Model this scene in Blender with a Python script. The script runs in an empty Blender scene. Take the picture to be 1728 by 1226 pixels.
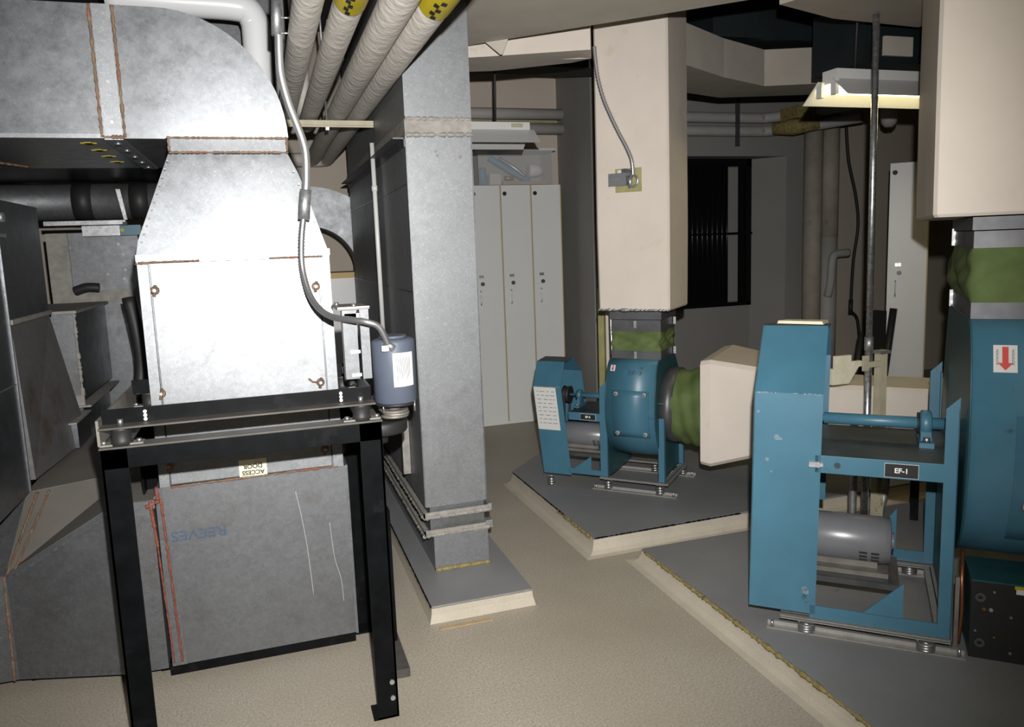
import bpy, bmesh, math, random
from math import sin, cos, pi, radians, sqrt, atan2
from mathutils import Vector, Matrix
random.seed(7)
SC = bpy.context.scene
COL = SC.collection

# ------------------------------------------------------------------ camera
F_PX = 1289.0; PITCH = radians(7.9); ROLL = radians(2.13); YAW = radians(17.8); CXP, CYP = 864.0, 594.0
CAM = Vector((0, 0, 1.65))
FW = Vector((sin(YAW)*cos(PITCH), cos(YAW)*cos(PITCH), -sin(PITCH)))
R0 = Vector((cos(YAW), -sin(YAW), 0)); D0 = FW.cross(R0)
RT = cos(ROLL)*R0 + sin(ROLL)*D0; DN = -sin(ROLL)*R0 + cos(ROLL)*D0
cd = bpy.data.cameras.new('camera'); cam = bpy.data.objects.new('camera', cd); COL.objects.link(cam)
m = Matrix((( RT.x, -DN.x, -FW.x, CAM.x), (RT.y, -DN.y, -FW.y, CAM.y), (RT.z, -DN.z, -FW.z, CAM.z), (0, 0, 0, 1)))
cam.matrix_world = m
cd.sensor_width = 36; cd.lens = F_PX/1728*36; cd.shift_y = -(613-CYP)/1728.0; cd.clip_start = .02
SC.camera = cam

def ray(px, py): return FW + RT*((px-CXP)/F_PX) + DN*((py-CYP)/F_PX)
def atY(px, py, y): r = ray(px, py); return CAM + r*(y/r.y)
def atX(px, py, x): r = ray(px, py); return CAM + r*(x/r.x)
def atZ(px, py, z): r = ray(px, py); return CAM + r*((z-CAM.z)/r.z)

# ------------------------------------------------------------------ materials
def nt(name):
    mt = bpy.data.materials.new(name); mt.use_nodes = True
    t = mt.node_tree; b = t.nodes['Principled BSDF']
    return mt, t, b
def N(t, typ, **kw):
    n = t.nodes.new(typ)
    for k, v in kw.items():
        if k.startswith('i_'): n.inputs[k[2:].replace('_', ' ')].default_value = v
        else: setattr(n, k, v)
    return n
def rgb(c): return (c[0], c[1], c[2], 1)
def ramp(t, fac, stops):
    r = t.nodes.new('ShaderNodeValToRGB'); e = r.color_ramp.elements
    e[0].position, e[0].color = stops[0][0], rgb(stops[0][1]); e[1].position, e[1].color = stops[-1][0], rgb(stops[-1][1])
    for p, c in stops[1:-1]:
        x = e.new(p); x.color = rgb(c)
    t.links.new(fac, r.inputs[0]); return r.outputs[0]
def mixc(t, fac, a, b):
    n = t.nodes.new('ShaderNodeMix'); n.data_type = 'RGBA'
    L = t.links
    if hasattr(fac, 'links'): L.new(fac, n.inputs[0])
    else: n.inputs[0].default_value = fac
    for s, i in ((a, 6), (b, 7)):
        if hasattr(s, 'links'): L.new(s, n.inputs[i])
        else: n.inputs[i].default_value = rgb(s)
    return n.outputs[2]
def noise(t, co, scale, detail=4, rough=.55):
    n = N(t, 'ShaderNodeTexNoise', i_Scale=scale, i_Detail=detail, i_Roughness=rough); t.links.new(co, n.inputs['Vector']); return n.outputs[0]
def coord(t, kind='Object', scale=None):
    c = t.nodes.new('ShaderNodeTexCoord').outputs[kind]
    if scale:
        mp = t.nodes.new('ShaderNodeMapping'); mp.inputs['Scale'].default_value = scale; t.links.new(c, mp.inputs[0]); return mp.outputs[0]
    return c
def bump(t, b, h, strength, dist=.002):
    n = N(t, 'ShaderNodeBump', i_Strength=strength, i_Distance=dist); t.links.new(h, n.inputs['Height']); t.links.new(n.outputs[0], b.inputs['Normal'])

def paint(name, base, rough=.5, var=.12, scale=6, metal=0.0, spots=None, spot_amt=.62, spot_scale=9, bmp=0, bscale=60, spec=.4, fine=0, bdist=.002):
    mt, t, b = nt(name); co = coord(t)
    dark = tuple(c*(1-var) for c in base); lite = tuple(min(1, c*(1+var)) for c in base)
    c = ramp(t, noise(t, co, scale, 6), [(.3, dark), (.7, lite)])
    if fine:
        c = mixc(t, ramp(t, noise(t, co, 260, 2), [(.42, (0, 0, 0)), (.60, (fine, fine, fine))]), c, tuple(x*.45 for x in base))
    if spots:
        c = mixc(t, ramp(t, noise(t, co, spot_scale, 8, .65), [(spot_amt, (0, 0, 0)), (spot_amt+.06, (1, 1, 1))]), c, spots)
    t.links.new(c, b.inputs['Base Color'])
    b.inputs['Roughness'].default_value = rough; b.inputs['Metallic'].default_value = metal; b.inputs['Specular IOR Level'].default_value = spec
    if bmp: bump(t, b, noise(t, co, bscale, 5), bmp, bdist)
    return mt

def galv(name, base=(.60, .62, .65), rough=.42, spangle=.14, stain=None, wavy=.12, metal=.92, canning=0):
    mt, t, b = nt(name); co = coord(t)
    v = N(t, 'ShaderNodeTexVoronoi', i_Scale=70.0); t.links.new(co, v.inputs['Vector'])
    sp = t.nodes.new('ShaderNodeSeparateColor'); t.links.new(v.outputs['Color'], sp.inputs[0])
    lo = tuple(c*(1-spangle) for c in base); hi = tuple(min(1, c*(1+spangle)) for c in base)
    c = ramp(t, sp.outputs[0], [(0, lo), (1, hi)])
    big = noise(t, co, 2.6, 6)
    c = mixc(t, ramp(t, big, [(.35, (.0, .0, .0)), (.7, (.30, .30, .30))]), c, tuple(x*.80 for x in base))
    c = mixc(t, ramp(t, noise(t, coord(t, 'Object', (9, 9, 1.0)), 2.2, 6, .7), [(.55, (0, 0, 0)), (.8, (.22, .22, .22))]), c, tuple(min(1, x*1.35) for x in base))
    if stain:
        c = mixc(t, ramp(t, noise(t, co, 3.4, 9, .62), [(.56, (0, 0, 0)), (.68, (.85, .85, .85))]), c, stain)
    t.links.new(c, b.inputs['Base Color'])
    r = ramp(t, noise(t, co, 14, 7, .7), [(.3, (rough-.06,)*3), (.7, (rough+.10,)*3)])
    t.links.new(r, b.inputs['Roughness']); b.inputs['Metallic'].default_value = metal
    c2 = mixc(t, ramp(t, noise(t, co, 210, 2, .5), [(.60, (0, 0, 0)), (.72, (.55, .55, .55))]), c, tuple(min(1, x*1.9) for x in base)); t.links.new(c2, b.inputs['Base Color'])
    bump(t, b, noise(t, co, 5, 3), wavy, .006)
    if canning:
        n1 = b.inputs['Normal'].links[0].from_node
        n2 = N(t, 'ShaderNodeBump', i_Strength=canning, i_Distance=.05); t.links.new(noise(t, co, 1.7, 1, .3), n2.inputs['Height']); t.links.new(n2.outputs[0], n1.inputs['Normal'])
    return mt

def plain(name, base, rough=.5, metal=0, emit=None, estr=0, alpha=1, trans=0):
    mt, t, b = nt(name); b.inputs['Base Color'].default_value = rgb(base); b.inputs['Roughness'].default_value = rough; b.inputs['Metallic'].default_value = metal
    if emit: b.inputs['Emission Color'].default_value = rgb(emit); b.inputs['Emission Strength'].default_value = estr
    if alpha < 1: b.inputs['Alpha'].default_value = alpha
    if trans: b.inputs['Transmission Weight'].default_value = trans
    return mt

M = {}
M['galv'] = galv('galvanised_bright', (.21, .22, .23), .37, .08, metal=.70, canning=.4)
M['galv_door'] = galv('galvanised_door', (.27, .28, .29), .47, .08, metal=.80, canning=.3)
M['galv_dull'] = galv('galvanised_dull', (.20, .215, .235), .36, .08, stain=(.13, .12, .105))
M['galv_stain'] = galv('galvanised_stained', (.20, .195, .19), .5, .08, stain=(.13, .09, .055), metal=.5)
M['galv_col'] = galv('galvanised_column', (.245, .253, .262), .49, .05, wavy=.04, metal=.66, canning=.25)
M['galv_old'] = galv('galvanised_old', (.175, .18, .188), .52, .08, stain=(.135, .13, .118), metal=.75)
M['galv_strut'] = galv('galvanised_strut', (.40, .41, .415), .48, .18, stain=(.26, .25, .235), metal=.8)
M['zinc'] = plain('zinc_bolt', (.50, .50, .49), .36, .9)
M['chrome'] = plain('bright_conduit', (.70, .71, .72), .34, .85)
M['pole'] = galv('pole_steel', (.55, .57, .60), .34, .3)
M['flexsteel'] = plain('flexible_steel', (.55, .55, .56), .38, .9)
M['rust'] = paint('rusty_sealant', (.17, .11, .07), .75, .35, 30, spots=(.20, .07, .035), spot_amt=.55, bmp=.5)
M['redseal'] = paint('red_brown_sealant', (.19, .055, .035), .6, .3, 40, bmp=.5)
M['sealer'] = paint('grey_duct_sealer', (.27, .255, .23), .8, .2, 25, bmp=.6)
M['brownsteel'] = paint('dusty_steel', (.20, .185, .165), .55, .25, 12, metal=.4)
M['black'] = paint('black_steel', (.0035, .004, .0045), .38, .4, 15, spots=(.008, .008, .009), spot_amt=.6, spec=.10)
M['blacktop'] = paint('dusty_black_steel', (.085, .078, .07), .6, .25, 12, metal=.3)
M['rubber'] = plain('black_rubber', (.018, .018, .018), .55)
M['dark'] = plain('dark_recess', (.01, .01, .01), .8)
M['cream'] = paint('cream_wrap', (.61, .545, .475), .62, .05, 3, spots=(.57, .50, .41), spot_amt=.62, spot_scale=5, bmp=.4, bscale=9, bdist=.006)
M['cream_dusty'] = paint('dusty_wrap_top', (.42, .37, .29), .8, .1, 8, bmp=.3)
M['wrapgrey'] = paint('wrapped_duct', (.50, .455, .39), .75, .08, 4, bmp=.4, bscale=12)
M['wrapbrown'] = paint('brownish_wrap', (.42, .38, .325), .8, .08, 4, bmp=.4, bscale=12)
M['pipewrap'] = paint('pipe_jacket', (.68, .635, .57), .55, .06, 8, bmp=.7, bscale=22, bdist=.009)
M['pipegrey'] = paint('wall_pipe_jacket', (.40, .385, .37), .6, .08, 6, bmp=.2)
M['pipebrown'] = paint('old_pipe_jacket', (.36, .32, .265), .75, .12, 7, spots=(.25, .18, .08), spot_amt=.64, bmp=.4)
M['pvcwhite'] = plain('white_pipe_jacket', (.78, .79, .80), .28)
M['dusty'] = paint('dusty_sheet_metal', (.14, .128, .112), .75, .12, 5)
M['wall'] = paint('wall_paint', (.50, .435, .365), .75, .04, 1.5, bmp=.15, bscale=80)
M['wallgrey'] = paint('grey_dim_wall_paint', (.26, .25, .235), .75, .05, 1.5, spots=(.25, .22, .19), spot_amt=.72, spot_scale=4)
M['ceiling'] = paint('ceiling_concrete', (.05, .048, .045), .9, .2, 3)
M['locker'] = paint('locker_laminate', (.70, .70, .69), .38, .02, 2)
M['edge'] = plain('birch_edge', (.52, .38, .16), .6)
M['blue'] = paint('blue_paint', (.052, .150, .215), .40, .10, 5, spots=(.034, .085, .115), spot_amt=.63, spot_scale=11, spec=.5)
M['bluechip'] = paint('chipped_blue_paint', (.17, .22, .26), .5, .3, 60)
M['bluedust'] = paint('dusty_blue_paint', (.085, .105, .12), .6, .2, 10)
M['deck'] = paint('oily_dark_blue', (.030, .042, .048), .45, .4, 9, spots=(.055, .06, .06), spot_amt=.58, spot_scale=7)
M['alum'] = galv('aluminium_channel', (.36, .35, .33), .50, .05, stain=(.25, .23, .20), metal=.5)
M['green'] = paint('green_canvas', (.088, .125, .038), .78, .18, 9, bmp=.5, bscale=110, spots=(.12, .115, .075), spot_amt=.66, spot_scale=6)
M['collar'] = paint('collar_steel', (.12, .12, .125), .45, .25, 10, metal=.6)
M['motorgrey'] = paint('motor_grey', (.16, .165, .175), .30, .08, 8, spec=.6)
M['motorblue'] = paint('motor_blue_grey', (.085, .10, .135), .5, .05, 20, bmp=.25, bscale=200)
M['padtop'] = paint('grey_floor_paint', (.205, .207, .210), .5, .10, 2.5, spots=(.13, .13, .13), spot_amt=.66, spot_scale=5)
M['cove'] = paint('beige_cove', (.50, .45, .365), .65, .08, 6, fine=.25, spots=(.36, .31, .22), spot_amt=.66)
M['olive'] = paint('worn_olive_edge', (.25, .20, .075), .8, .35, 40, spots=(.08, .07, .05), spot_amt=.6, spot_scale=25)
M['tan'] = paint('tan_patch', (.42, .30, .18), .8, .1, 20)
M['paper'] = plain('paper', (.60, .595, .575), .8)
M['ink'] = plain('faint_ink', (.18, .18, .19), .7)
M['inkblack'] = plain('black_ink', (.008, .008, .008), .6)
M['inkblue'] = paint('faded_blue_ink', (.055, .09, .145), .5, .2, 60)
M['inkfaint'] = plain('faint_dark_stencil', (.02, .06, .09), .5)
M['white'] = plain('white_letter', (.80, .80, .78), .5)
M['red'] = plain('red_ink', (.50, .03, .02), .5)
M['yellow'] = paint('yellow_label', (.42, .33, .01), .5, .12, 12)
M['ylabel'] = paint('yellowed_label', (.70, .66, .50), .6, .08, 20)
M['beigesteel'] = paint('beige_strut', (.46, .42, .30), .6, .15, 10, spots=(.30, .20, .12), spot_amt=.64)
M['limestrut'] = paint('olive_strut', (.30, .28, .12), .6, .15, 10)
M['lampwhite'] = plain('enamel_white', (.62, .62, .60), .35)
M['tube'] = plain('lit_tube', (1, 1, 1), .4, emit=(1.0, .84, .42), estr=13)
M['bluebox'] = plain('cyan_label', (.03, .12, .17), .4)
M['glassblack'] = plain('black_slats', (.006, .006, .007), .25)
M['brass'] = plain('brass', (.45, .30, .08), .35, .9)
M['plasticblue'] = plain('blue_plastic', (.10, .28, .42), .5)
M['plasticclear'] = plain('clear_plastic', (.75, .75, .75), .25, alpha=.22)
M['copper'] = plain('copper_pipe', (.33, .13, .06), .4, .8)
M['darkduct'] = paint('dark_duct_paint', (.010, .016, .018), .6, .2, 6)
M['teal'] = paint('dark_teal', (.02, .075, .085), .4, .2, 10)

# flat speckled floor
def floor_mat():
    mt, t, b = nt('speckled_floor'); co = coord(t)
    c = ramp(t, noise(t, co, 120, 3, .75), [(.30, (.20, .175, .135)), (.44, (.36, .32, .26)), (.58, (.43, .39, .32)), (.72, (.60, .56, .48))])
    c = mixc(t, ramp(t, noise(t, co, 1.1, 5), [(.38, (0, 0, 0)), (.7, (.6, .6, .6))]), c, (.30, .255, .195))
    c = mixc(t, ramp(t, noise(t, co, 13, 8, .7), [(.70, (0, 0, 0)), (.76, (.7, .7, .7))]), c, (.16, .135, .10))
    t.links.new(c, b.inputs['Base Color']); b.inputs['Roughness'].default_value = .5; b.inputs['Specular IOR Level'].default_value = .35
    bump(t, b, noise(t, co, 150, 3), .15, .001); return mt
M['floor'] = floor_mat()

# ------------------------------------------------------------------ mesh helpers
def world_of(o):
    w_ = o.matrix_basis.copy()
    while o.parent is not None: o = o.parent; w_ = o.matrix_basis @ w_
    return w_
SPLIT = {'rivet_row', 'screw', 'bolt', 'anchor_bolt', 'bottom_rail', 'side_seam', 'seam_sealant', 'door_sealant', 'red_seam', 'joint_sealant', 'band_sealant', 'coupling', 'dimple', 'nut', 'vent_slot',
         'clip_bolt', 'pedestal_plate', 'drip_mark', 'yellow_mark', 'set_screw', 'flange_bead', 'support_leg', 'side_plate', 'sleeper', 'paint_chip', 'stud', 'front_band', 'motor_foot', 'door_frame', 'window_bar', 'side_flange', 'joint_strip'}
RENAME = {'rivet_row': 'rivet'}
def split_islands(o):
    bm = bmesh.new(); bm.from_mesh(o.data); left = set(bm.verts); isl = []
    while left:
        st_k = [left.pop()]; cur = set(st_k)
        while st_k:
            v = st_k.pop()
            for e in v.link_edges:
                q = e.other_vert(v)
                if q in left: left.discard(q); cur.add(q); st_k.append(q)
        isl.append(cur)
    if 1 < len(isl) <= 60:
        isl.sort(key=lambda c: min((v.co.x, v.co.y, v.co.z) for v in c))
        base = RENAME.get(o.name.split('.')[0], o.name.split('.')[0]); mats = list(o.data.materials)
        for c in isl:
            nb_ = bmesh.new(); mp = {v: nb_.verts.new(v.co) for v in c}
            for f in {f for v in c for f in v.link_faces}:
                g = nb_.faces.new([mp[v] for v in f.verts]); g.smooth = f.smooth
            me = bpy.data.meshes.new(base); nb_.to_mesh(me); nb_.free()
            for m_ in mats: me.materials.append(m_)
            if c is isl[0]: o.data = me; o.name = base; continue
            q = bpy.data.objects.new(base, me); COL.objects.link(q); q.parent = o.parent
    bm.free()
class MB:
    def __init__(s): s.bm = bmesh.new(); s.X = Matrix.Identity(4)
    def V(s, p): return s.bm.verts.new(s.X @ Vector(p))
    def face(s, vs, smooth=False):
        try: f = s.bm.faces.new(vs); f.smooth = smooth; return f
        except ValueError: return None
    def quad(s, *pts): s.face([s.V(p) for p in pts]); return s
    def box(s, x0, y0, z0, x1, y1, z1):
        v = [s.V((x, y, z)) for z in (z0, z1) for y in (y0, y1) for x in (x0, x1)]
        for a in ((0, 2, 3, 1), (4, 5, 7, 6), (0, 1, 5, 4), (2, 6, 7, 3), (0, 4, 6, 2), (1, 3, 7, 5)): s.face([v[i] for i in a])
        return s
    def hexa(s, lo, hi):     # two quads (loops in the same order)
        a = [s.V(p) for p in lo]; b = [s.V(p) for p in hi]
        s.face(a[::-1]); s.face(b)
        for i in range(len(a)): s.face([a[i], a[(i+1) % len(a)], b[(i+1) % len(a)], b[i]])
        return s
    def prism(s, poly, ax, a, b, smooth=False):   # 2D poly extruded along axis ax
        def P(q, t): return {'x': (t, q[0], q[1]), 'y': (q[0], t, q[1]), 'z': (q[0], q[1], t)}[ax]
        A = [s.V(P(q, a)) for q in poly]; B = [s.V(P(q, b)) for q in poly]
        s.face(A[::-1]); s.face(B)
        for i in range(len(A)): s.face([A[i], A[(i+1) % len(A)], B[(i+1) % len(A)], B[i]], smooth)
        return s
    def tube(s, pts, r, seg=14, caps=True, radii=None, squash=1):
        pts = [Vector(p) for p in pts]; rings = []; n = len(pts); up = None
        for i, p in enumerate(pts):
            d = (pts[min(i+1, n-1)] - pts[max(i-1, 0)]).normalized()
            if up is None: up = d.orthogonal().normalized()
            up = (up - d*up.dot(d)).normalized(); w = d.cross(up)
            rr = radii[i] if radii else r
            rings.append([s.V(p + rr*(cos(2*pi*k/seg)*up + sin(2*pi*k/seg)*w)) for k in range(seg)])
        for a, b in zip(rings, rings[1:]):
            for k in range(seg): s.face([a[k], a[(k+1) % seg], b[(k+1) % seg], b[k]], True)
        if caps:
            s.face(rings[0][::-1]); s.face(rings[-1])
        return s
    def cyl(s, p0, p1, r, seg=24): return s.tube([p0, p1], r, seg)
    def ring(s, p0, p1, r, ri, seg=24):
        p0, p1 = Vector(p0), Vector(p1); d = (p1-p0).normalized(); u = d.orthogonal().normalized(); w = d.cross(u)
        c = lambda p, q: [s.V(p + q*(cos(2*pi*k/seg)*u + sin(2*pi*k/seg)*w)) for k in range(seg)]
        L = [c(p0, r), c(p1, r), c(p1, ri), c(p0, ri)]
        for i in range(4):
            a, b = L[i], L[(i+1) % 4]
            for k in range(seg): s.face([a[k], a[(k+1) % seg], b[(k+1) % seg], b[k]], i in (0, 2))
        return s
    def build(s, name, mat, parent=None, bev=0, local=False, sub=0):
        me = bpy.data.meshes.new(name)
        if parent is not None and not local:
            s.bm.transform(world_of(parent).inverted())
        bmesh.ops.recalc_face_normals(s.bm, faces=s.bm.faces[:])
        s.bm.to_mesh(me); s.bm.free()
        o = bpy.data.objects.new(name, me); COL.objects.link(o)
        for mm in (mat if isinstance(mat, (list, tuple)) else [mat]): me.materials.append(M[mm])
        if parent is not None: o.parent = parent
        if name in SPLIT: split_islands(o)
        if bev:
            b = o.modifiers.new('bevel', 'BEVEL'); b.width = bev; b.segments = 2; b.limit_method = 'ANGLE'; b.angle_limit = radians(40)
        return o

def tag(o, label, cat, group=None, kind=None):
    if label: o['label'] = label
    if cat: o['category'] = cat
    if group: o['group'] = group
    if kind: o['kind'] = kind
    return o
def thing(name, label, cat, loc=(0, 0, 0), rz=0, group=None):
    o = bpy.data.objects.new(name, None); COL.objects.link(o); o.location = loc; o.rotation_euler = (0, 0, rz)
    o.matrix_basis = Matrix.Translation(Vector(loc)) @ Matrix.Rotation(rz, 4, 'Z'); o.empty_display_size = .1
    return tag(o, label, cat, group)
def struct(o): o['kind'] = 'structure'; return o

def text(body, size, mat, name='lettering', parent=None, origin=(0, 0, 0), xdir=(1, 0, 0), ydir=(0, 0, 1), local=False, bold=0.0, sx=1.0):
    cu = bpy.data.curves.new(name, 'FONT'); cu.body = body; cu.size = size; cu.align_x = 'CENTER'; cu.align_y = 'CENTER'; cu.extrude = .0004; cu.offset = bold
    tmp = bpy.data.objects.new('tmp_text', cu); COL.objects.link(tmp)
    bpy.context.view_layer.update()
    me = bpy.data.meshes.new_from_object(tmp.evaluated_get(bpy.context.evaluated_depsgraph_get()))
    bpy.data.objects.remove(tmp); bpy.data.curves.remove(cu)
    x = Vector(xdir).normalized(); y = Vector(ydir).normalized(); z = x.cross(y)
    mt = Matrix.Translation(Vector(origin)) @ Matrix(((x.x*sx, y.x, z.x, 0), (x.y*sx, y.y, z.y, 0), (x.z*sx, y.z, z.z, 0), (0, 0, 0, 1)))
    if parent is not None and not local: mt = world_of(parent).inverted() @ mt
    me.transform(mt); me.name = name
    o = bpy.data.objects.new(name, me); COL.objects.link(o); me.materials.clear(); me.materials.append(M[mat])
    if parent is not None: o.parent = parent
    return o

def smooth_path(pts, n=6):
    P = [Vector(p) for p in pts]; out = []
    for i in range(len(P)-1):
        p0, p1, p2, p3 = P[max(i-1, 0)], P[i], P[i+1], P[min(i+2, len(P)-1)]
        for k in range(n):
            t = k/n
            out.append(.5*((2*p1)+(-p0+p2)*t+(2*p0-5*p1+4*p2-p3)*t*t+(-p0+3*p1-3*p2+p3)*t**3))
    out.append(P[-1]); return out
def blob_line(mb, a, b, w, h, n, nrm, jit=.4):     # an uneven bead of sealant from a to b
    a, b = Vector(a), Vector(b)
    w *= .85; n = max(n, int((b-a).length*90)+4)
    rad = [w*(1+random.uniform(-jit, jit)) for _ in range(n)]
    mb.tube([a.lerp(b, i/(n-1)) for i in range(n)], w, 6, radii=rad)

# ------------------------------------------------------------------ room shell
CEIL = 3.55
struct(MB().box(-3.2, -1.6, -.1, 8.2, 7.3, 0).build('floor', 'floor'))
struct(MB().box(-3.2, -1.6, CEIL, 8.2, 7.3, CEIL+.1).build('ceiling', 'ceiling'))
struct(MB().box(-3.3, -1.6, 0, -3.2, 7.3, CEIL).build('wall_left', 'wall'))
struct(MB().box(-3.2, -1.7, 0, 8.2, -1.6, CEIL).build('wall_front', 'wall'))
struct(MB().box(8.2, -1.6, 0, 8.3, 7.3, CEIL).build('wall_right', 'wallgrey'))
YB = 7.1
struct(MB().box(-3.2, YB, 0, 3.0, YB+.12, CEIL).build('wall_back', 'wall'))
# thick wall with the deep louvred window
w = MB(); wx0, wx1, wz0, wz1 = 3.9, 5.20, .90, 2.50
w.box(3.0, YB, 0, wx0, YB+.5, CEIL).box(5.47, YB, 0, 5.72, YB+.5, CEIL)
w.box(wx0, YB+.3, 0, 5.47, YB+.5, wz0).box(wx0, YB, wz1, 5.47, YB+.5, CEIL)
w.hexa([(5.47, YB, 0), (5.47, YB+.5, 0), (5.22, YB+.5, 0), (5.22, YB+.3, 0)], [(5.47, YB, wz1), (5.47, YB+.5, wz1), (5.22, YB+.5, wz1), (5.22, YB+.3, wz1)])
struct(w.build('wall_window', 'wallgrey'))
struct(MB().box(5.72, YB, 0, 8.2, YB+.5, CEIL).build('wall_corner', 'wall'))
struct(MB().box(2.82, 6.30, 0, 3.0, YB, CEIL).build('wall_return', 'wallgrey'))  # darker grey stands in for the weak light grazing this face

def window():
    root = bpy.data.objects.new('window_1', None); COL.objects.link(root); root.location = (4.5, YB+.2, wz0); root.matrix_basis = Matrix.Translation((4.5, YB+.2, wz0)); root['kind'] = 'structure'
    y = YB+.24
    MB().box(wx0, y, wz0, wx1, y+.05, wz0+.04).box(wx0, y, wz1-.08, wx1, y+.05, wz1).box(wx0, y, wz0, wx0+.04, y+.05, wz1).box(wx1-.06, y, wz0, wx1, y+.05, wz1).build('window_frame', 'glassblack', root)
    MB().box(wx0, y-.02, 1.685, wx1, y-.002, 1.71).build('rail', 'glassblack', root)
    v = MB(); x = wx0+.05
    while x < wx1-.29:
        v.cyl((x, y-.01, wz0+.04), (x, y-.01, wz1-.08), .011, 8); x += .062
    v.build('bars', 'glassblack', root)
    MB().box(wx1-.26, y+.08, wz0+.04, wx1-.12, y+.10, wz1-.08).build('pale_strip', 'wallgrey', root)
    MB().box(wx0, y+.12, wz0, wx1, y+.13, wz1).build('pane', 'glassblack', root)
window()

# ------------------------------------------------------------------ lights
def light(name, typ, loc, energy, color=(1, 1, 1), size=.05, rot=None, **kw):
    d = bpy.data.lights.new(name, typ); d.energy = energy; d.color = color
    if typ == 'AREA': d.size = size
    else: d.shadow_soft_size = size
    for k, v in kw.items(): setattr(d, k, v)
    o = bpy.data.objects.new(name, d); COL.objects.link(o); o.location = loc
    if rot is not None: o.rotation_euler = rot
    return o
fl_pos = CAM + RT*.05 - DN*.20
fl = light('camera_flash', 'SPOT', fl_pos, 810, (1, .985, .965), .018, spot_size=radians(100), spot_blend=1.0)
fl.rotation_euler = (FW + RT*-.12).to_track_quat('-Z', 'Y').to_euler()
wd = bpy.data.worlds.new('world'); SC.world = wd; wd.use_nodes = True
wd.node_tree.nodes['Background'].inputs[0].default_value = (.9, .85, .75, 1); wd.node_tree.nodes['Background'].inputs[1].default_value = .02
SC.view_settings.view_transform = 'Standard'; SC.view_settings.look = 'None'; SC.view_settings.exposure = 0; SC.view_settings.gamma = 1
SC.cycles.use_denoising = True
SC.cycles.max_bounces = 6

# ------------------------------------------------------------------ equipment pads
def pad(name, label, x0, y0, x1, y1, h, poly=None, narrow=False):
    root = thing(name, label, 'equipment pad', ((x0+x1)/2, (y0+y1)/2, 0))
    P = poly or [(x0, y0), (x1, y0), (x1, y1), (x0, y1)]
    MB().prism(P, 'z', h-.012, h).build('pad_top', 'padtop', root)
    cx = sum(p[0] for p in P)/len(P); cy = sum(p[1] for p in P)/len(P)
    mb = MB(); prof = [(0, h-.0121), (.004, h*.55), (.014, h*.25), (.034, h*.07), (.066, .001)]
    if narrow: prof = [(0, h-.0121), (.002, h*.5), (.012, .001)]
    rings = []
    n = len(P)
    for off, z in prof:
        r = []
        for i in range(n):
            a, b, c = Vector(P[i-1]), Vector(P[i]), Vector(P[(i+1) % n])
            n1 = Vector(((b-a).y, -(b-a).x)).normalized(); n2 = Vector(((c-b).y, -(c-b).x)).normalized()
            k = (n1+n2); k = k/max(.3, (1+n1.dot(n2)))
            q = b + k*off; r.append(mb.V((q.x, q.y, z)))
        rings.append(r)
    for a, b in zip(rings, rings[1:]):
        for i in range(n): mb.face([a[i], a[(i+1) % n], b[(i+1) % n], b[i]])
    mb.face(rings[0]); mb.face(rings[-1][::-1])
    mb.build('coved_side', 'cove', root)
    return root
def edge_bead(root, a, b, r=.008, mat='olive', n=40, name='worn_edge'):
    mb = MB(); blob_line(mb, a, b, r, 0, n, None, .5); mb.build(name, mat, root)
PT = .09; PT1 = .076
pd1 = pad('equipment_pad', 'grey painted concrete pad with beige coved sides under the large blue fan', 1.757, .4, 4.6, 3.40, PT1)
edge_bead(pd1, (1.755, 3.36, PT1-.006), (1.755, 1.2, PT1-.006), .010, n=110)
pd3 = pad('equipment_pad', 'grey painted concrete pad with beige coved sides under the smaller blue fan', 1.565, 3.60, 4.6, 6.1, PT,
          poly=[(1.575, 3.60), (4.6, 3.66), (4.6, 6.1), (2.62, 6.1), (1.555, 4.94)])
edge_bead(pd3, (1.572, 3.62, PT-.010), (1.566, 4.1, PT-.012), .010, n=30)
edge_bead(pd3, (1.58, 3.598, PT-.004), (2.5, 3.614, PT-.004), .0045, 'black', 30, 'dark_edge')
edge_bead(pd3, (1.566, 4.0, PT-.004), (1.553, 4.9, PT-.004), .0045, 'black', 30, 'dark_edge')
pdc = pad('equipment_pad', 'narrow grey pad with beige front cove under the tall duct column', .60, 3.175, 1.075, 6.27, .08, narrow=True)
edge_bead(pdc, (.603, 3.172, .076), (1.07, 3.172, .076), .004, 'sealer', 30)
edge_bead(pdc, (.598, 3.18, .074), (.598, 6.4, .074), .004, 'black', 30, 'dark_edge')
MB().box(.62, 3.10, .0005, .86, 3.125, .004).build('floor_patch', 'tan', pdc)

# ------------------------------------------------------------------ big gooseneck duct on the left
YD = 3.12; DD = .98
def screws(mb, pts, nrm, r=.004):
    nrm = Vector(nrm)
    for p in pts: mb.cyl(Vector(p), Vector(p)+nrm*.003, r, 8)
def lerp_pts(a, b, n): a, b = Vector(a), Vector(b); return [a.lerp(b, (i+.5)/n) for i in range(n)]

duct = thing('gooseneck_duct', 'large bright galvanised duct rising through the black stand and curving left overhead', 'duct', (-.09, YD+.3, .04))
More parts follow.
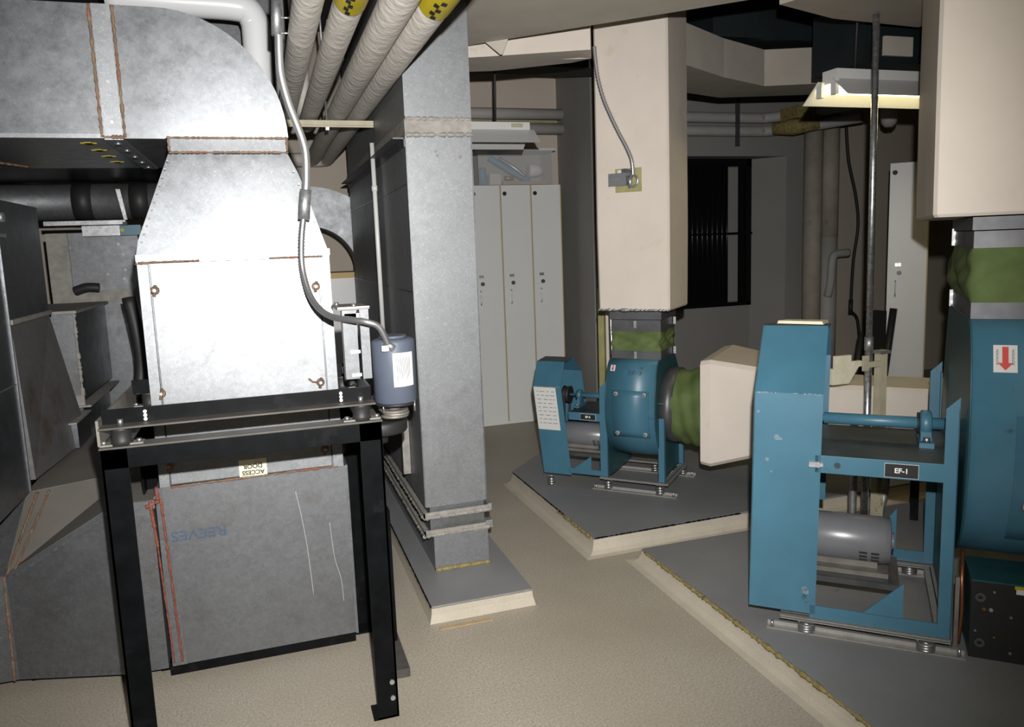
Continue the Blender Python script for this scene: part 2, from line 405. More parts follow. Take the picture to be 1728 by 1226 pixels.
# horizontal run and quarter-round elbow
cxe, cze, re = -.30, 2.088, .455
poly = [(-3.15, 2.085), (-.30, 2.085), (-.29, 2.092), (.135, 2.092)]
for i in range(1, 17):
    a = pi/2*i/16; poly.append((cxe+.435*cos(a), cze+re*sin(a)))
poly.append((-3.15, 2.543))
MB().prism([p for p in poly], 'y', YD, YD+DD).build('elbow', 'galv', duct)
w = MB()
w.box(-.497, YD-.006, 2.086, -.437, YD, 2.543); w.box(-.497, YD-.006, 2.079, -.437, YD+DD, 2.085)
w.build('joint_strip', 'galv_door', duct)
s = MB()
for x in (-.505, -.430): blob_line(s, (x, YD-.004, 2.088), (x, YD-.004, 2.54), .0065, 0, 50, None)
blob_line(s, (-.50, YD-.004, 2.088), (-.432, YD-.004, 2.088), .008, 0, 12, None)
s.build('joint_sealant', 'rust', duct)
w = MB()
for z in (2.46, 2.28, 2.14): w.ring((-.467, YD-.010, z), (-.467, YD-.006, z), .006, .001, 10)
for k in range(5): w.cyl((-.467, YD+.08+.2*k, 2.079), (-.467, YD+.08+.2*k, 2.073), .012, 10)
w.build('screw', 'zinc', duct)
w = MB(); w.box(-3.1, YD-.004, 2.085, -.50, YD+.0, 2.100); w.build('bottom_hem', 'galv_door', duct)
w = MB()
for k in range(4): w.box(-.60, YD+.12+.2*k, 2.083, -.545, YD+.155+.2*k, 2.0848); w.box(-.585, YD+.105+.2*k, 2.083, -.56, YD+.17+.2*k, 2.0848)
w.build('yellow_mark', 'yellow', duct)
s = MB(); blob_line(s, (-1.30, YD+.1, 2.083), (-.96, YD+.9, 2.083), .006, 0, 40, None); s.build('underside_seam', 'rust', duct)
# collar between the elbow and the transition
w = MB(); w.hexa([(-.292, YD+.012, 2.038), (.132, YD+.012, 2.038), (.132, YD+.5, 2.038), (-.292, YD+.5, 2.038)], [(-.292, YD-.006, 2.090), (.132, YD-.006, 2.090), (.132, YD+.5, 2.09), (-.292, YD+.5, 2.09)]); w.build('neck_band', 'galv_door', duct)
s = MB()
for z, yq in ((2.088, YD-.008), (2.038, YD+.012)): blob_line(s, (-.292, yq, z), (.132, yq, z), .005, 0, 60, None)
for x in (-.288, .128): blob_line(s, (x, YD-.010, 2.04), (x, YD-.010, 2.088), .006, 0, 8, None)
s.build('band_sealant', 'rust', duct)
# transition piece
YQ = YD+.55
tr = MB()
L = [(-.435, 1.668), (-.425, 1.72), (-.298, 2.038), (.130, 2.038), (.165, 1.96), (.196, 1.86), (.232, 1.735), (.252, 1.668)]
fy = lambda q: YD+.050*(q[1]-1.668)/.37
tr.hexa([(q[0], fy(q), q[1]) for q in L], [(q[0], YQ, q[1]) for q in L]); tr.build('transition', 'galv', duct)
w = MB(); screws(w, lerp_pts((-.418, YD, 1.70), (-.292, YD, 2.02), 11), (0, -1, 0)); screws(w, lerp_pts((.236, YD, 1.70), (.138, YD, 1.99), 6), (0, -1, 0)); w.build('rivet_row', 'collar', duct)
# door section
MB().box(-.43, YD+.01, .785, .245, YQ, 1.668).build('casing', 'galv', duct)
w = MB(); w.box(-.437, YD-.012, 1.642, .260, YD+.01, 1.668).box(-.434, YD-.012, .785, -.398, YD+.01, 1.642).box(.216, YD-.012, .785, .256, YD+.01, 1.642)
w.build('door_frame', 'galv_door', duct)
w = MB(); w.box(-.394, YD-.004, .79, .212, YD+.01, 1.636); dr = w.build('access_door', 'galv_door', duct, bev=.002)
# rusty door latches
for i, (px, py) in enumerate(((261, 490), (272, 664), (533, 483), (541, 645), (285, 787), (549, 758))):
    p = atY(px, py, YD-.008); w = MB()
    w.tube([(p.x, YD-.004, p.z), (p.x, YD-.009, p.z)], .019, 9, radii=[.017, .013]); w.tube([(p.x, YD-.008, p.z), (p.x+.004, YD-.012, p.z+.02), (p.x-.004, YD-.010, p.z-.022)], .006, 8)
    sgn = 1 if i in (2, 3) else -1
    if i == 3: w.tube([(p.x, YD-.012, p.z), (p.x-.030, YD-.014, p.z+.006), (p.x-.045, YD-.012, p.z+.020)], .004, 6)
    l = w.build('latch', 'rust', duct)
    MB().cyl((p.x, YD-.011, p.z), (p.x, YD-.018, p.z), .006, 8).build('wing_screw', 'zinc', l)
# sealant at top of door + bottom
s = MB(); blob_line(s, (-.43, YD-.013, 1.640), (-.22, YD-.013, 1.640), .004, 0, 30, None); blob_line(s, (.03, YD-.013, 1.638), (.23, YD-.013, 1.638), .004, 0, 26, None)
blob_line(s, (-.395, YD-.008, .782), (.235, YD-.008, .787), .005, 0, 70, None); blob_line(s, (-.44, YD-.010, 1.635), (-.395, YD-.010, 1.635), .006, 0, 6, None)
s.build('door_sealant', 'rust', duct)
# lower box
MB().box(-.452, YD, .055, .262, YQ, .782).build('lower_casing', 'galv_old', duct)
w = MB(); w.hexa([(-.455, YD-.003, .055), (-.40, YD-.003, .055), (-.40, YD, .055), (-.455, YD, .055)], [(-.455, YD-.003, .782), (-.43, YD-.003, .782), (-.43, YD, .782), (-.455, YD, .782)])
w.box(.262, YD, .05, .272, YQ, .785); w.build('side_seam', 'galv', duct)
s = MB(); blob_line(s, (-.437, YD-.005, .740), (-.418, YD-.005, .07), .006, 0, 80, None); s.build('red_seam', 'redseal', duct)
s = MB(); blob_line(s, (-.470, YD-.004, .735), (-.448, YD-.004, .07), .0045, 0, 80, None)
blob_line(s, (-.475, YD-.006, .735), (-.463, YD-.006, .55), .008, 0, 24, None, ); blob_line(s, (-.49, YD-.006, .715), (-.440, YD-.006, .735), .009, 0, 12, None)
blob_line(s, (-.445, YD-.01, .735), (-.448, YD-.01, .79), .007, 0, 12, None)
s.build('red_seam', 'redseal', duct)
w = MB(); w.tube(smooth_path([(.06, YD-.001, .70), (.075, YD-.001, .6), (.09, YD-.001, .45), (.10, YD-.001, .25)]), .0009, 5); w.tube(smooth_path([(.185, YD-.001, .55), (.195, YD-.001, .4), (.215, YD-.001, .3), (.22, YD-.001, .2)]), .0008, 5)
w.build('drip_mark', 'lampwhite', duct)
MB().box(-.47, YD+.03, 0, .262, YQ-.05, .055).build('sleeper', 'black', duct)
# sticker and stencil, both upside down
a = atY(427, 789, YD-.006)
MB().box(a.x-.052, YD-.0052, a.z-.033, a.x+.052, YD-.0042, a.z+.035).build('sticker', 'ylabel', duct)
text('ACCESS', .024, 'inkblack', 'lettering', duct, (a.x, YD-.006, a.z-.017), (-1, 0, 0), (0, 0, -1), bold=.0006)
text('DOOR', .024, 'inkblack', 'lettering', duct, (a.x, YD-.006, a.z+.008), (-1, 0, 0), (0, 0, -1), bold=.0006)
a = atY(336, 899, YD); b = atY(275, 906, YD); c = atY(397, 887, YD)
text('REEVES', .056, 'inkblue', 'lettering', duct, (a.x, YD-.0012, a.z), (-1, 0, 0), (0, 0, -1), sx=1.16, bold=.0004)

# sloped plenum at the foot, running left
pl = thing('floor_plenum', 'grey sloping sheet metal plenum on the floor left of the black stand', 'duct', (-1.0, 3.6, .04))
def plz(x): return .733 if x > -.60 else .733 - (-.60-x)*.62
w = MB()
XP = [-.47, -.60, -1.02]
w.hexa([(-.47, YD+.0, .05), (-.60, YD+.005, .05), (-.60, 5.2, .05), (-.47, 5.2, .05)], [(-.47, YD, .733), (-.60, YD+.005, .733), (-.60, 5.2, .733), (-.47, 5.2, .733)])
A3, B3_, C3, D3 = (-.60, YD+.005), (-1.02, YD+.13), (-1.02, 3.62), (-.60, 3.62)
for T3 in (((A3, .733), (B3_, .475), (D3, .733)), ((B3_, .475), (C3, .690), (D3, .733))): w.hexa([(q[0], q[1], .05) for q, z in T3], [(q[0], q[1], z) for q, z in T3])
w.hexa([(-.60, 3.62, .05), (-1.02, 3.62, .05), (-1.02, 5.2, .05), (-.60, 5.2, .05)], [(-.60, 3.62, .733), (-1.02, 3.62, .690), (-1.02, 5.2, .733), (-.60, 5.2, .733)])
w.build('wedge', 'galv_old', pl)
w = MB(); w.hexa([(-1.02, YD+.13, .05), (-3.0, YD+.13, .05), (-3.0, 3.62, .05), (-1.02, 3.62, .05)], [(-1.02, YD+.13, .475), (-3.0, YD+.13, .475), (-3.0, 3.62, .69), (-1.02, 3.62, .69)]); w.build('low_section', 'galv_old', pl)
w = MB(); screws(w, lerp_pts((-.62, YD+.004, .70), (-1.0, YD+.118, .468), 12), (0, -1, 0), .006); screws(w, lerp_pts((-.60, YD+.0, .065), (-1.0, YD+.12, .065), 12), (0, -1, 0), .006); w.build('rivet_row', 'collar', pl)
w = MB(); w.hexa([(-.60, YD-.001, .705), (-1.01, YD+.122, .452), (-1.01, YD+.13, .452), (-.60, YD+.006, .705)], [(-.60, YD-.001, .735), (-1.01, YD+.122, .480), (-1.01, YD+.13, .480), (-.60, YD+.006, .735)]); w.box(-.60, YD-.004, .705, -.46, YD+.004, .738); w.build('hem', 'galv', pl)
s = MB(); blob_line(s, (-1.025, YD+.126, .475), (-1.035, YD+.126, .05), .006, 0, 50, None); blob_line(s, (-1.015, YD+.13, .480), (-.975, 3.60, .692), .006, 0, 40, None)
blob_line(s, (-1.085, YD+.126, .475), (-1.095, YD+.126, .05), .005, 0, 50, None); blob_line(s, (-.985, YD+.125, .495), (-.93, 3.60, .697), .005, 0, 40, None)
blob_line(s, (-.462, YD+.02, .738), (-.47, 3.6, .738), .007, 0, 30, None)
s.build('seam_sealant', 'rust', pl)
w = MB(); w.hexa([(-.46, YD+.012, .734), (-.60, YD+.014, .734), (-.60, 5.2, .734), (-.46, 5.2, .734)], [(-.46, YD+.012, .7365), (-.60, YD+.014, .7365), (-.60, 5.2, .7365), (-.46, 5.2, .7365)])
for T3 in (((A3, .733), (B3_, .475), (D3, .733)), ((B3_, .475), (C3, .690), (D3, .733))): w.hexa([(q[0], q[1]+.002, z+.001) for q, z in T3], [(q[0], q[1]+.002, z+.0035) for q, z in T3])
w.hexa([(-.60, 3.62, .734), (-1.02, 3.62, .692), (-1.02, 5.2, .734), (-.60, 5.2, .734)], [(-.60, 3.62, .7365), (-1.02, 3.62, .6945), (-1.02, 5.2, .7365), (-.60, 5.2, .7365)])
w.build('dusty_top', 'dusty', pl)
w = MB(); w.box(-1.0, YD+.2, 0, -.9, 4.9, .05); w.box(-2.9, YD+.2, 0, -2.7, 4.9, .05); w.box(-.62, YD+.12, 0, -.52, 4.9, .05); w.build('sleeper', 'black', pl)

# ------------------------------------------------------------------ black angle-iron stand
st = thing('steel_stand', 'black painted angle iron stand straddling the bright duct, floor to waist height', 'stand', (-.08, 2.9, 0))
FX0, FX1, FY0, FY1, FZ = -.512, .345, 2.55, 3.29, 1.078; W = .075; T = .008
def angle_leg(x, y, sx, sy):
    w = MB(); xa, xb = sorted((x, x+sx*W)); ya, yb = sorted((y, y+sy*T)); w.box(xa, ya, 0, xb, yb, FZ)
    xa, xb = sorted((x, x+sx*T)); ya, yb = sorted((y, y+sy*W)); w.box(xa, ya, 0, xb, yb, FZ)
    l = w.build('leg', 'black', st, bev=.001)
    w = MB(); w.box(min(x, x+sx*.09), min(y, y+sy*.09), 0, max(x, x+sx*.09), max(y, y+sy*.09), .008); w.build('foot_plate', 'black', l)
    return l
angle_leg(FX0, FY0, 1, 1); lr = angle_leg(FX1, FY0, -1, 1); angle_leg(FX1, FY1, -1, -1); angle_leg(FX0, FY1, 1, -1)
w = MB()
for z in (.12, .06): w.cyl((FX1-.02, FY0-.012, z+.02), (FX1-.02, FY0, z+.02), .009, 8)
w.build('bolt', 'zinc', lr)
def railx(y, sy):
    w = MB(); w.box(FX0, min(y, y+sy*T), FZ-.062, FX1, max(y, y+sy*T), FZ); w.build('top_rail', 'black', st, bev=.001)
    w = MB(); w.box(FX0-.004, min(y, y+sy*W), FZ, FX1+.004, max(y, y+sy*W), FZ+.006); return w.build('rail_flange', 'blacktop', st, bev=.001)
railx(FY0, 1); railx(FY1, -1)
for x, sx in ((FX0, 1), (FX1, -1)):
    w = MB(); w.box(min(x, x+sx*T), FY0+T, FZ-.062, max(x, x+sx*T), FY1-T, FZ); w.build('top_rail', 'black', st)
    w = MB(); w.box(min(x, x+sx*W), FY0+W, FZ, max(x, x+sx*W), FY1-W, FZ+.006); w.build('rail_flange', 'blacktop', st)
# isolators
for (x, y) in ((-.455, FY0+.042), (.285, FY0+.042), (-.455, FY1-.045), (.285, FY1-.045)):
    w = MB(); w.tube([(x, y, FZ+.007), (x, y, FZ+.02), (x, y, FZ+.052), (x, y, FZ+.06)], .03, 20, radii=[.034, .029, .029, .034]); iso = w.build('isolator', 'rubber', st)
    w = MB(); w.box(x-.062, y-.022, FZ+.006, x+.062, y+.022, FZ+.011); w.build('mount_plate', 'brownsteel', iso)
    w = MB(); w.cyl((x-.05, y-.01, FZ+.011), (x-.05, y-.01, FZ+.021), .008, 6); w.cyl((x+.05, y-.01, FZ+.011), (x+.05, y-.01, FZ+.021), .008, 6); w.cyl((x, y, FZ+.066), (x, y, FZ+.085), .009, 6); w.build('nut', 'zinc', iso)
# upper floating frame
uf = thing('upper_frame', 'black angle iron frame floating on rubber mounts on top of the stand', 'frame', (-.09, 2.9, FZ+.06))
UZ = FZ+.061
w = MB(); w.box(FX0+.0, FY0+.065, UZ, .325, FY0+.073, UZ+.052); w.build('front_web', 'black', uf, bev=.001)
w = MB(); w.box(FX0+.0, FY0+.0, UZ, .33, FY0+.065, UZ+.006); w.build('front_flange', 'blacktop', uf, bev=.001)
w = MB(); w.box(FX0, FY1-.07, UZ, .325, FY1-.062, UZ+.052).box(FX0, FY1-.062, UZ, .33, FY1, UZ+.006); w.build('rear_web', 'black', uf)
w = MB(); w.box(FX0-.006, FY0+.01, UZ-.05, FX0+.002, FY1-.01, UZ+.03); w.build('side_web', 'brownsteel', uf)
w = MB(); w.box(.317, FY0+.08, UZ, .325, FY1-.07, UZ+.052); w.build('side_web', 'black', uf)
for x in (-.385, .222):
    w = MB()
    for k in range(3): w.cyl((x, FY0+.065, UZ+.014+.012*k), (x, FY0+.058, UZ+.014+.012*k), .0055, 10)
    w.build('bolt', 'white', uf)
# floor plank beside the stand
p = MB(); p.hexa([(.352, 2.79, .0), (.43, 2.79, 0), (.43, 4.2, 0), (.352, 4.2, 0)], [(.352, 2.79, .035), (.43, 2.79, .035), (.43, 4.2, .035), (.352, 4.2, .035)])
tag(p.build('floor_plank', ['blacktop']), 'dark dusty board lying on the floor along the right side of the black stand', 'board')

# ------------------------------------------------------------------ motor, bracket and pulley on the stand
mo = thing('vertical_motor', 'small blue-grey electric motor hanging shaft down at the right end of the stand', 'motor', (.435, 2.78, 1.09))
mx, my = .4385, 2.80
w = MB(); w.tube([(mx, my, z) for z in (1.095, 1.10, 1.318, 1.326, 1.332)], .078, 36, radii=[.074, .079, .079, .076, .06]); w.build('motor_body', 'motorblue', mo)
w = MB(); w.tube([(mx, my, 1.332), (mx, my, 1.342)], .05, 24); w.build('end_cap', 'motorblue', mo)
w = MB(); w.ring((mx, my, 1.086), (mx, my, 1.095), .077, .03, 36); w.build('bottom_ring', 'rubber', mo)
def on_cyl(cx, cy, r, az0, az1, z0, z1, n=8):
    mb = MB(); a = [az0+(az1-az0)*i/n for i in range(n+1)]
    lo = [mb.V((cx+r*sin(t), cy-r*cos(t), z0)) for t in a]; hi = [mb.V((cx+r*sin(t), cy-r*cos(t), z1)) for t in a]
    for i in range(n): mb.face([lo[i], lo[i+1], hi[i+1], hi[i]], True)
    return mb
lab = on_cyl(mx, my, .0795, radians(-12), radians(48), 1.160, 1.284).build('rating_label', 'paper', mo)
w = MB()
for k in range(9):
    a0 = radians(-2+4.4*k); 
    mb = on_cyl(mx, my, .0803, a0, a0+radians(1.6), 1.185+.010*(k % 3), 1.268-.008*(k % 2), 1)
    mb.build('printed_line', 'ink', lab)
w.bm.free()
w = MB(); w.tube([(mx-.04, my-.075, 1.323), (mx-.012, my-.093, 1.304)], .013, 10); w.box(mx-.055, my-.095, 1.296, mx-.03, my-.07, 1.316); w.build('cable_fitting', 'flexsteel', mo)
w = MB(); w.cyl((mx, my, 1.040), (mx, my, 1.086), .011, 12); w.build('shaft', 'zinc', mo)
w = MB(); w.tube([(mx-.008, my, z) for z in (1.066, 1.060, 1.055, 1.048, 1.043, 1.038)], .05, 32, radii=[.050, .052, .040, .040, .052, .050]); w.tube([(mx-.008, my, 1.066), (mx-.008, my, 1.078)], .022, 20); w.build('pulley', 'brownsteel', mo)
for dx in (-.055, .06): MB().cyl((mx+dx, my-.045, 1.06), (mx+dx, my-.045, 1.10), .004, 6).build('stud', 'zinc', mo)
w = MB(); w.tube(smooth_path([(mx+.042, my, 1.050), (mx+.03, my-.03, 1.051), (mx-.005, my-.043, 1.051), (mx-.044, my-.01, 1.051), (mx-.05, my+.2, 1.05), (mx-.04, my+.36, 1.05), (mx, my+.38, 1.05), (mx+.03, my+.34, 1.05), (mx+.04, my+.2, 1.051), (mx+.03, my+.03, 1.051), (mx+.042, my, 1.050)]), .006, 6); tag(w.build('drive_belt', 'brownsteel'), 'dusty rubber drive belt wrapped round the pulley under the small hanging motor', 'belt')
w = MB(); w.tube([(.395, 2.98, z) for z in (.945, .955, .985, .995)], .11, 36, radii=[.105, .11, .11, .105]); w.cyl((.395, 2.98, .90), (.395, 2.98, .99), .03, 20); w.cyl((.395, 2.98, .84), (.395, 2.98, .90), .009, 8)
tag(w.build('driven_pulley', 'rubber'), 'wide black pulley wheel below the small motor beside the duct column', 'pulley')
w = MB(); w.box(.38, 3.03, .60, .41, 3.075, .945); w.box(.37, 3.02, .0, .42, 3.085, .60)
tag(w.build('pulley_bearing_post', 'black'), 'black post carrying the wide pulley wheel next to the stand leg', 'post')
br = thing('motor_bracket', 'galvanised channel bracket standing on the upper frame beside the motor', 'bracket', (.30, 2.8, UZ+.006))
w = MB(); w.box(.262, 2.80, UZ+.052, .275, 2.86, 1.445).box(.275, 2.80, UZ+.052, .312, 2.806, 1.445); w.build('inner_channel', 'galv_old', br)
w = MB(); w.box(.322, 2.785, UZ+.052, .354, 2.80, 1.452); w.build('outer_channel', 'galv_old', br)
w = MB(); w.box(.245, 2.78, 1.445, .358, 3.02, 1.452); w.build('top_plate', 'brownsteel', br)
w = MB(); w.box(.245, 2.776, 1.452, .358, 2.78, 1.456).box(.27, 2.80, 1.408, .33, 2.88, 1.430); w.build('edge_lip', 'galv_strut', br)
for z in (1.20, 1.285): MB().box(.283, 2.792, z, .318, 2.80, z+.012).build('clip', 'zinc', br)
for x, y in ((.305, 2.80), (.255, 2.92)): MB().cyl((x, y, 1.452), (x, y, 1.466), .009, 8).build('bolt', 'zinc', br)
w = MB(); w.box(.280, 3.02, UZ+.008, .312, 3.08, UZ+.08).cyl((.272, 3.05, UZ+.05), (.316, 3.05, UZ+.05), .014, 12)
tag(w.build('bearing_block', 'collar'), 'dark steel bearing block with shaft seen through the gap left of the motor bracket', 'bearing')

# conduit from above and its flexible tail
cdt = thing('conduit', 'shiny bent steel conduit with flexible tail running to the small blue-grey motor', 'conduit', (.12, 3.0, 2.5))
Yc = 3.0
px_ = [(469, -40), (469, 20), (470, 62), (471, 95), (474, 128), (486, 172), (500, 208), (511, 238), (516, 262), (517, 300), (516, 322)]
w = MB(); w.tube(smooth_path([atY(a, b, Yc) for a, b in px_], 5), .0145, 16); w.build('rigid_conduit', 'chrome', cdt)
w = MB(); w.tube([atY(466, -10, Yc), atY(467, 60, Yc)], .019, 16); w.tube([atY(516, 320, Yc), atY(514, 345, Yc), atY(513, 370, Yc)], .021, 16); cp = w.build('coupling', 'galv_strut', cdt)
w = MB()
for a, b in ((474, 30), (474, 56)):
    p = atY(a, b, Yc); w.cyl(p, p+Vector((.03, -.005, 0)), .004, 8)
w.build('set_screw', 'zinc', cp)
fx = smooth_path([atY(512, 368, Yc), atY(509, 400, Yc), atY(509, 440, Yc), atY(514, 470, 2.98), atY(524, 500, 2.94), atY(540, 522, 2.88), atY(562, 535, 2.8), atY(590, 539, 2.74), atY(618, 543, 2.70), atY(640, 552, 2.70), Vector((mx-.03, my-.085, 1.318))], 14)
rad = [.0100+.0022*(i % 2) for i in range(len(fx))]
w = MB(); w.tube(fx, .011, 10, radii=rad); w.build('flexible_conduit', 'flexsteel', cdt)

# white jacketed pipe behind the elbow
w = MB(); P = [atY(180, 8, 4.25), atY(330, 8, 4.25), atY(392, 10, 4.25), atY(416, 17, 4.25), atY(428, 34, 4.25), atY(433, 62, 4.25), atY(440, 200, 4.25)]
P[0].z = P[1].z = P[2].z+.004
w.tube(smooth_path(P, 6), .070, 22)
tag(w.build('white_pipe', 'pvcwhite'), 'glossy white jacketed pipe elbow turning down behind the curved duct top', 'pipe')
w = MB(); a, b = atY(300, 10, 4.9), atY(480, 120, 4.9)
w.box(-.5, 4.75, 2.62, .16, 4.8, 3.2); w.box(-.12, 4.745, 2.6, -.06, 4.75, 3.2)
tag(w.build('ceiling_duct_panel', 'galv_old'), 'grey sheet metal duct side seen through the gap inside the white pipe elbow', 'duct')

# ------------------------------------------------------------------ tall duct column
cl = thing('duct_column', 'tall flat galvanised duct column standing on the narrow grey pad', 'duct', (.82, 4.5, .08))
CY0, CY1 = 3.56, 5.93
MB().box(.671, CY0, .40, .979, CY1, 2.205).build('casing', 'galv_col', cl)
MB().box(.671, CY0, 2.225, .985, CY1, 3.5).build('upper_casing', 'galv_col', cl)
w = MB(); w.box(.667, CY0-.006, 2.172, .983, CY1+.006, 2.240); w.build('joint_band', 'sealer', cl)
s = MB(); blob_line(s, (.67, CY0-.004, 2.170), (.985, CY0-.004, 2.173), .010, 0, 40, None, .6); blob_line(s, (.67, CY0-.004, 2.242), (.985, CY0-.004, 2.242), .010, 0, 40, None, .6); s.build('joint_sealant', 'sealer', cl)
w = MB(); w.box(.667, CY0-.005, 2.185, .69, CY0-.001, 2.31).build('smear', 'sealer', cl) if False else w.bm.free()
for x0, x1 in ((.667, .673), (.977, .983)):
    MB().box(x0, CY0-.004, .405, x1, CY0+.004, 2.19).build('corner_seam', 'galv', cl)
w = MB(); w.box(.615, CY0+.02, 2.155, .671, CY1, 2.161).box(.665, CY0+.02, 2.120, .671, CY1, 2.16); w.build('side_flange', 'collar', cl)
w = MB(); w.box(.615, CY0+.35, 2.03, .671, CY1+.05, 2.036).box(.665, CY0+.35, 2.0, .671, CY1, 2.035); w.build('side_flange', 'collar', cl) if False else w.bm.free()
for z in (1.95, 1.45): MB().box(.668, CY0, z, .671, CY1, z+.006).build('cross_seam', 'galv_dull', cl)
w = MB(); screws(w, [atY(a, b, CY0) for a, b in ((738, 262), (777, 265), (735, 255))], (0, -1, 0), .007); w.build('dimple', 'galv', cl)
# base
MB().box(.70, CY0-.02, .08, .975, CY1-.05, .262).build('base', 'galv_col', cl)
MB().box(.69, CY0+.0, .262, .965, CY1-.04, .40).build('neck', 'galv_old', cl)
for z in (.352, .262):
    w = MB()
    w.box(.655, CY0-.022, z-.006, .985, CY1, z+.0).box(.655, CY0-.022, z, .662, CY1, z+.030).box(.655, CY0-.022, z, .985, CY0-.015, z+.028)
    fl_ = w.build('flange', 'sealer', cl)
    s = MB(); blob_line(s, (.66, CY0-.024, z+.002), (.985, CY0-.024, z+.006), .010, 0, 50, None, .6); blob_line(s, (.655, CY0-.02, z), (.655, CY1, z), .008, 0, 90, None, .6); s.build('sealant', 'sealer', fl_)
w = MB(); blob_line(w, (.70, CY0-.024, .085), (.975, CY0-.024, .085), .012, 0, 40, None, .5); w.build('base_sealant', 'olive', cl)
w = MB(); w.box(.965, CY0-.024, .262, 1.0, CY0+.02, .30).box(.98, CY0-.02, .35, 1.0, CY0+.05, .385); w.build('corner_bracket', 'galv_strut', cl)
w = MB(); w.box(.63, 3.9, .48, .668, 3.93, 1.05); w.build('side_angle', 'sealer', cl)
cc = MB(); p0 = atX(628, 216, .61); p1 = atX(640, 548, .61)
y_ = 4.35; cc.cyl((.63, y_, 2.24), (.63, y_, 1.16), .013, 10); cc.tube([(.63, y_, 1.98), (.63, y_, 2.01)], .017, 10)
tag(cc.build('thin_conduit', 'lampwhite'), 'thin bright conduit running down the dark side of the tall duct column', 'conduit')

# ------------------------------------------------------------------ four overhead jacketed pipes
specs = [(.206, .049, 5.0), (.334, .050, 5.05), (.486, .058, 6.7), (.606, .055, 6.75)]
plab = ['cream jacketed overhead pipe, leftmost of the four beside the steel conduit', 'second cream overhead pipe from the conduit, with a yellow band near its front',
        'third cream overhead pipe from the conduit, plain without a label', 'cream overhead pipe with a yellow band, nearest the tall duct column']
for i, (x, r, ye) in enumerate(specs):
    root = thing('overhead_pipe', plab[i], 'pipe', (x, 3.0, 2.44), group='cream jacketed pipes under the ceiling')
    z = 2.448
    pts = [(x, .8+.25*k, z) for k in range(int((ye-.8)/.25)+1)]
    if i < 2: pts += [(x, ye+.10, z+.03), (x, ye+.16, z+.10), (x, ye+.18, z+.3), (x, ye+.18, CEIL)]
    else: pts += [(x, ye+.12, z-.0), (x-.04, ye+.2, z+.0), (x-.16, ye+.24, z), (x-.6, ye+.24, z)]
    MB().tube(smooth_path(pts, 2), r, 26).build('jacket', 'pipewrap', root)
    if i in (1, 3):
        y0, y1 = (1.9, 2.585) if i == 1 else (1.9, 2.565)
        w = MB(); w.tube([(x, y0, z), (x, y1, z)], r+.003, 26, caps=False); bd = w.build('label_band', 'yellow', root)
        for k in range(5):     # worn, illegible marks
            a = radians(-115+8*random.random()-12*(k % 2)); y = y1-.04-.035*k
            q = (x+(r+.005)*cos(a), y, z+(r+.005)*sin(a)); q2 = (x+(r+.005)*cos(a+.28), y+.004, z+(r+.005)*sin(a+.28))
            MB().hexa([q, q2, (q2[0], q2[1]+.026, q2[2]), (q[0], q[1]+.03, q[2])], [(c[0], c[1], c[2]-.0008) for c in (q, q2, (q2[0], q2[1]+.026, q2[2]), (q[0], q[1]+.03, q[2]))]).build('worn_letter', 'inkblack', bd)
w = MB(); w.box(.17, 4.49, 2.356, .667, 4.53, 2.382).box(.17, 4.50, 2.347, .667, 4.52, 2.356)
hb = tag(w.build('pipe_hanger_bar', 'beigesteel'), 'beige channel bar carrying the four overhead pipes beside the tall column', 'pipe hanger')
w = MB(); w.cyl((.41, 4.51, 2.34), (.41, 4.51, CEIL), .007, 8).box(.40, 4.50, 2.33, .42, 4.52, 2.347); w.build('threaded_rod', 'galv_strut', hb)
hb2 = MB(); hb2.box(.385, 3.9, 2.55, .44, 3.95, 2.75).box(.395, 3.6, 2.5, .42, 4.5, 2.53)
tag(hb2.build('pipe_clamp', 'galv_strut'), 'small steel clamp hidden between the middle two overhead pipes', 'clamp')

# ------------------------------------------------------------------ small items behind the column's left side
sc = thing('small_cabinet', 'grey cabinet with birch top edge far behind the bright duct', 'cabinet', (.62, 6.5, 0))
MB().box(.42, 6.30, 0, .80, 6.75, 1.445).build('body', 'locker', sc); MB().box(.42, 6.29, 1.445, .80, 6.75, 1.49).build('top_edge', 'edge', sc)
e2 = thing('round_elbow_duct', 'galvanised curved duct elbow seen between the bright duct and the tall column', 'duct', (.85, 6.1, .08))
mb = MB(); n = 20; A = []
cxx, czz, ro_, ri_ = .36, 1.50, .645, .35
a0, a1 = radians(105), radians(0)
outer = [(cxx+ro_*cos(a0+(a1-a0)*i/n), czz+ro_*sin(a0+(a1-a0)*i/n)) for i in range(n+1)]
inner = [(cxx+ri_*cos(a0+(a1-a0)*i/n), czz+ri_*sin(a0+(a1-a0)*i/n)) for i in range(n+1)]
for y0, y1 in ((5.98, 6.24),):
    lo = [[mb.V((p[0], y, p[1])) for p in outer] for y in (y0, y1)]; li = [[mb.V((p[0], y, p[1])) for p in inner] for y in (y0, y1)]
    for i in range(n):
        mb.face([lo[0][i], lo[0][i+1], li[0][i+1], li[0][i]]); mb.face([lo[1][i], lo[1][i+1], li[1][i+1], li[1][i]])
        mb.face([lo[0][i], lo[0][i+1], lo[1][i+1], lo[1][i]], True); mb.face([li[0][i], li[0][i+1], li[1][i+1], li[1][i]], True)
    for i in (0, n): mb.face([lo[0][i], li[0][i], li[1][i], lo[1][i]])
mb.build('elbow', 'galv_col', e2)
MB().box(.71, 5.98, .08, 1.005, 6.24, 1.5).build('leg_duct', 'galv_dull', e2)

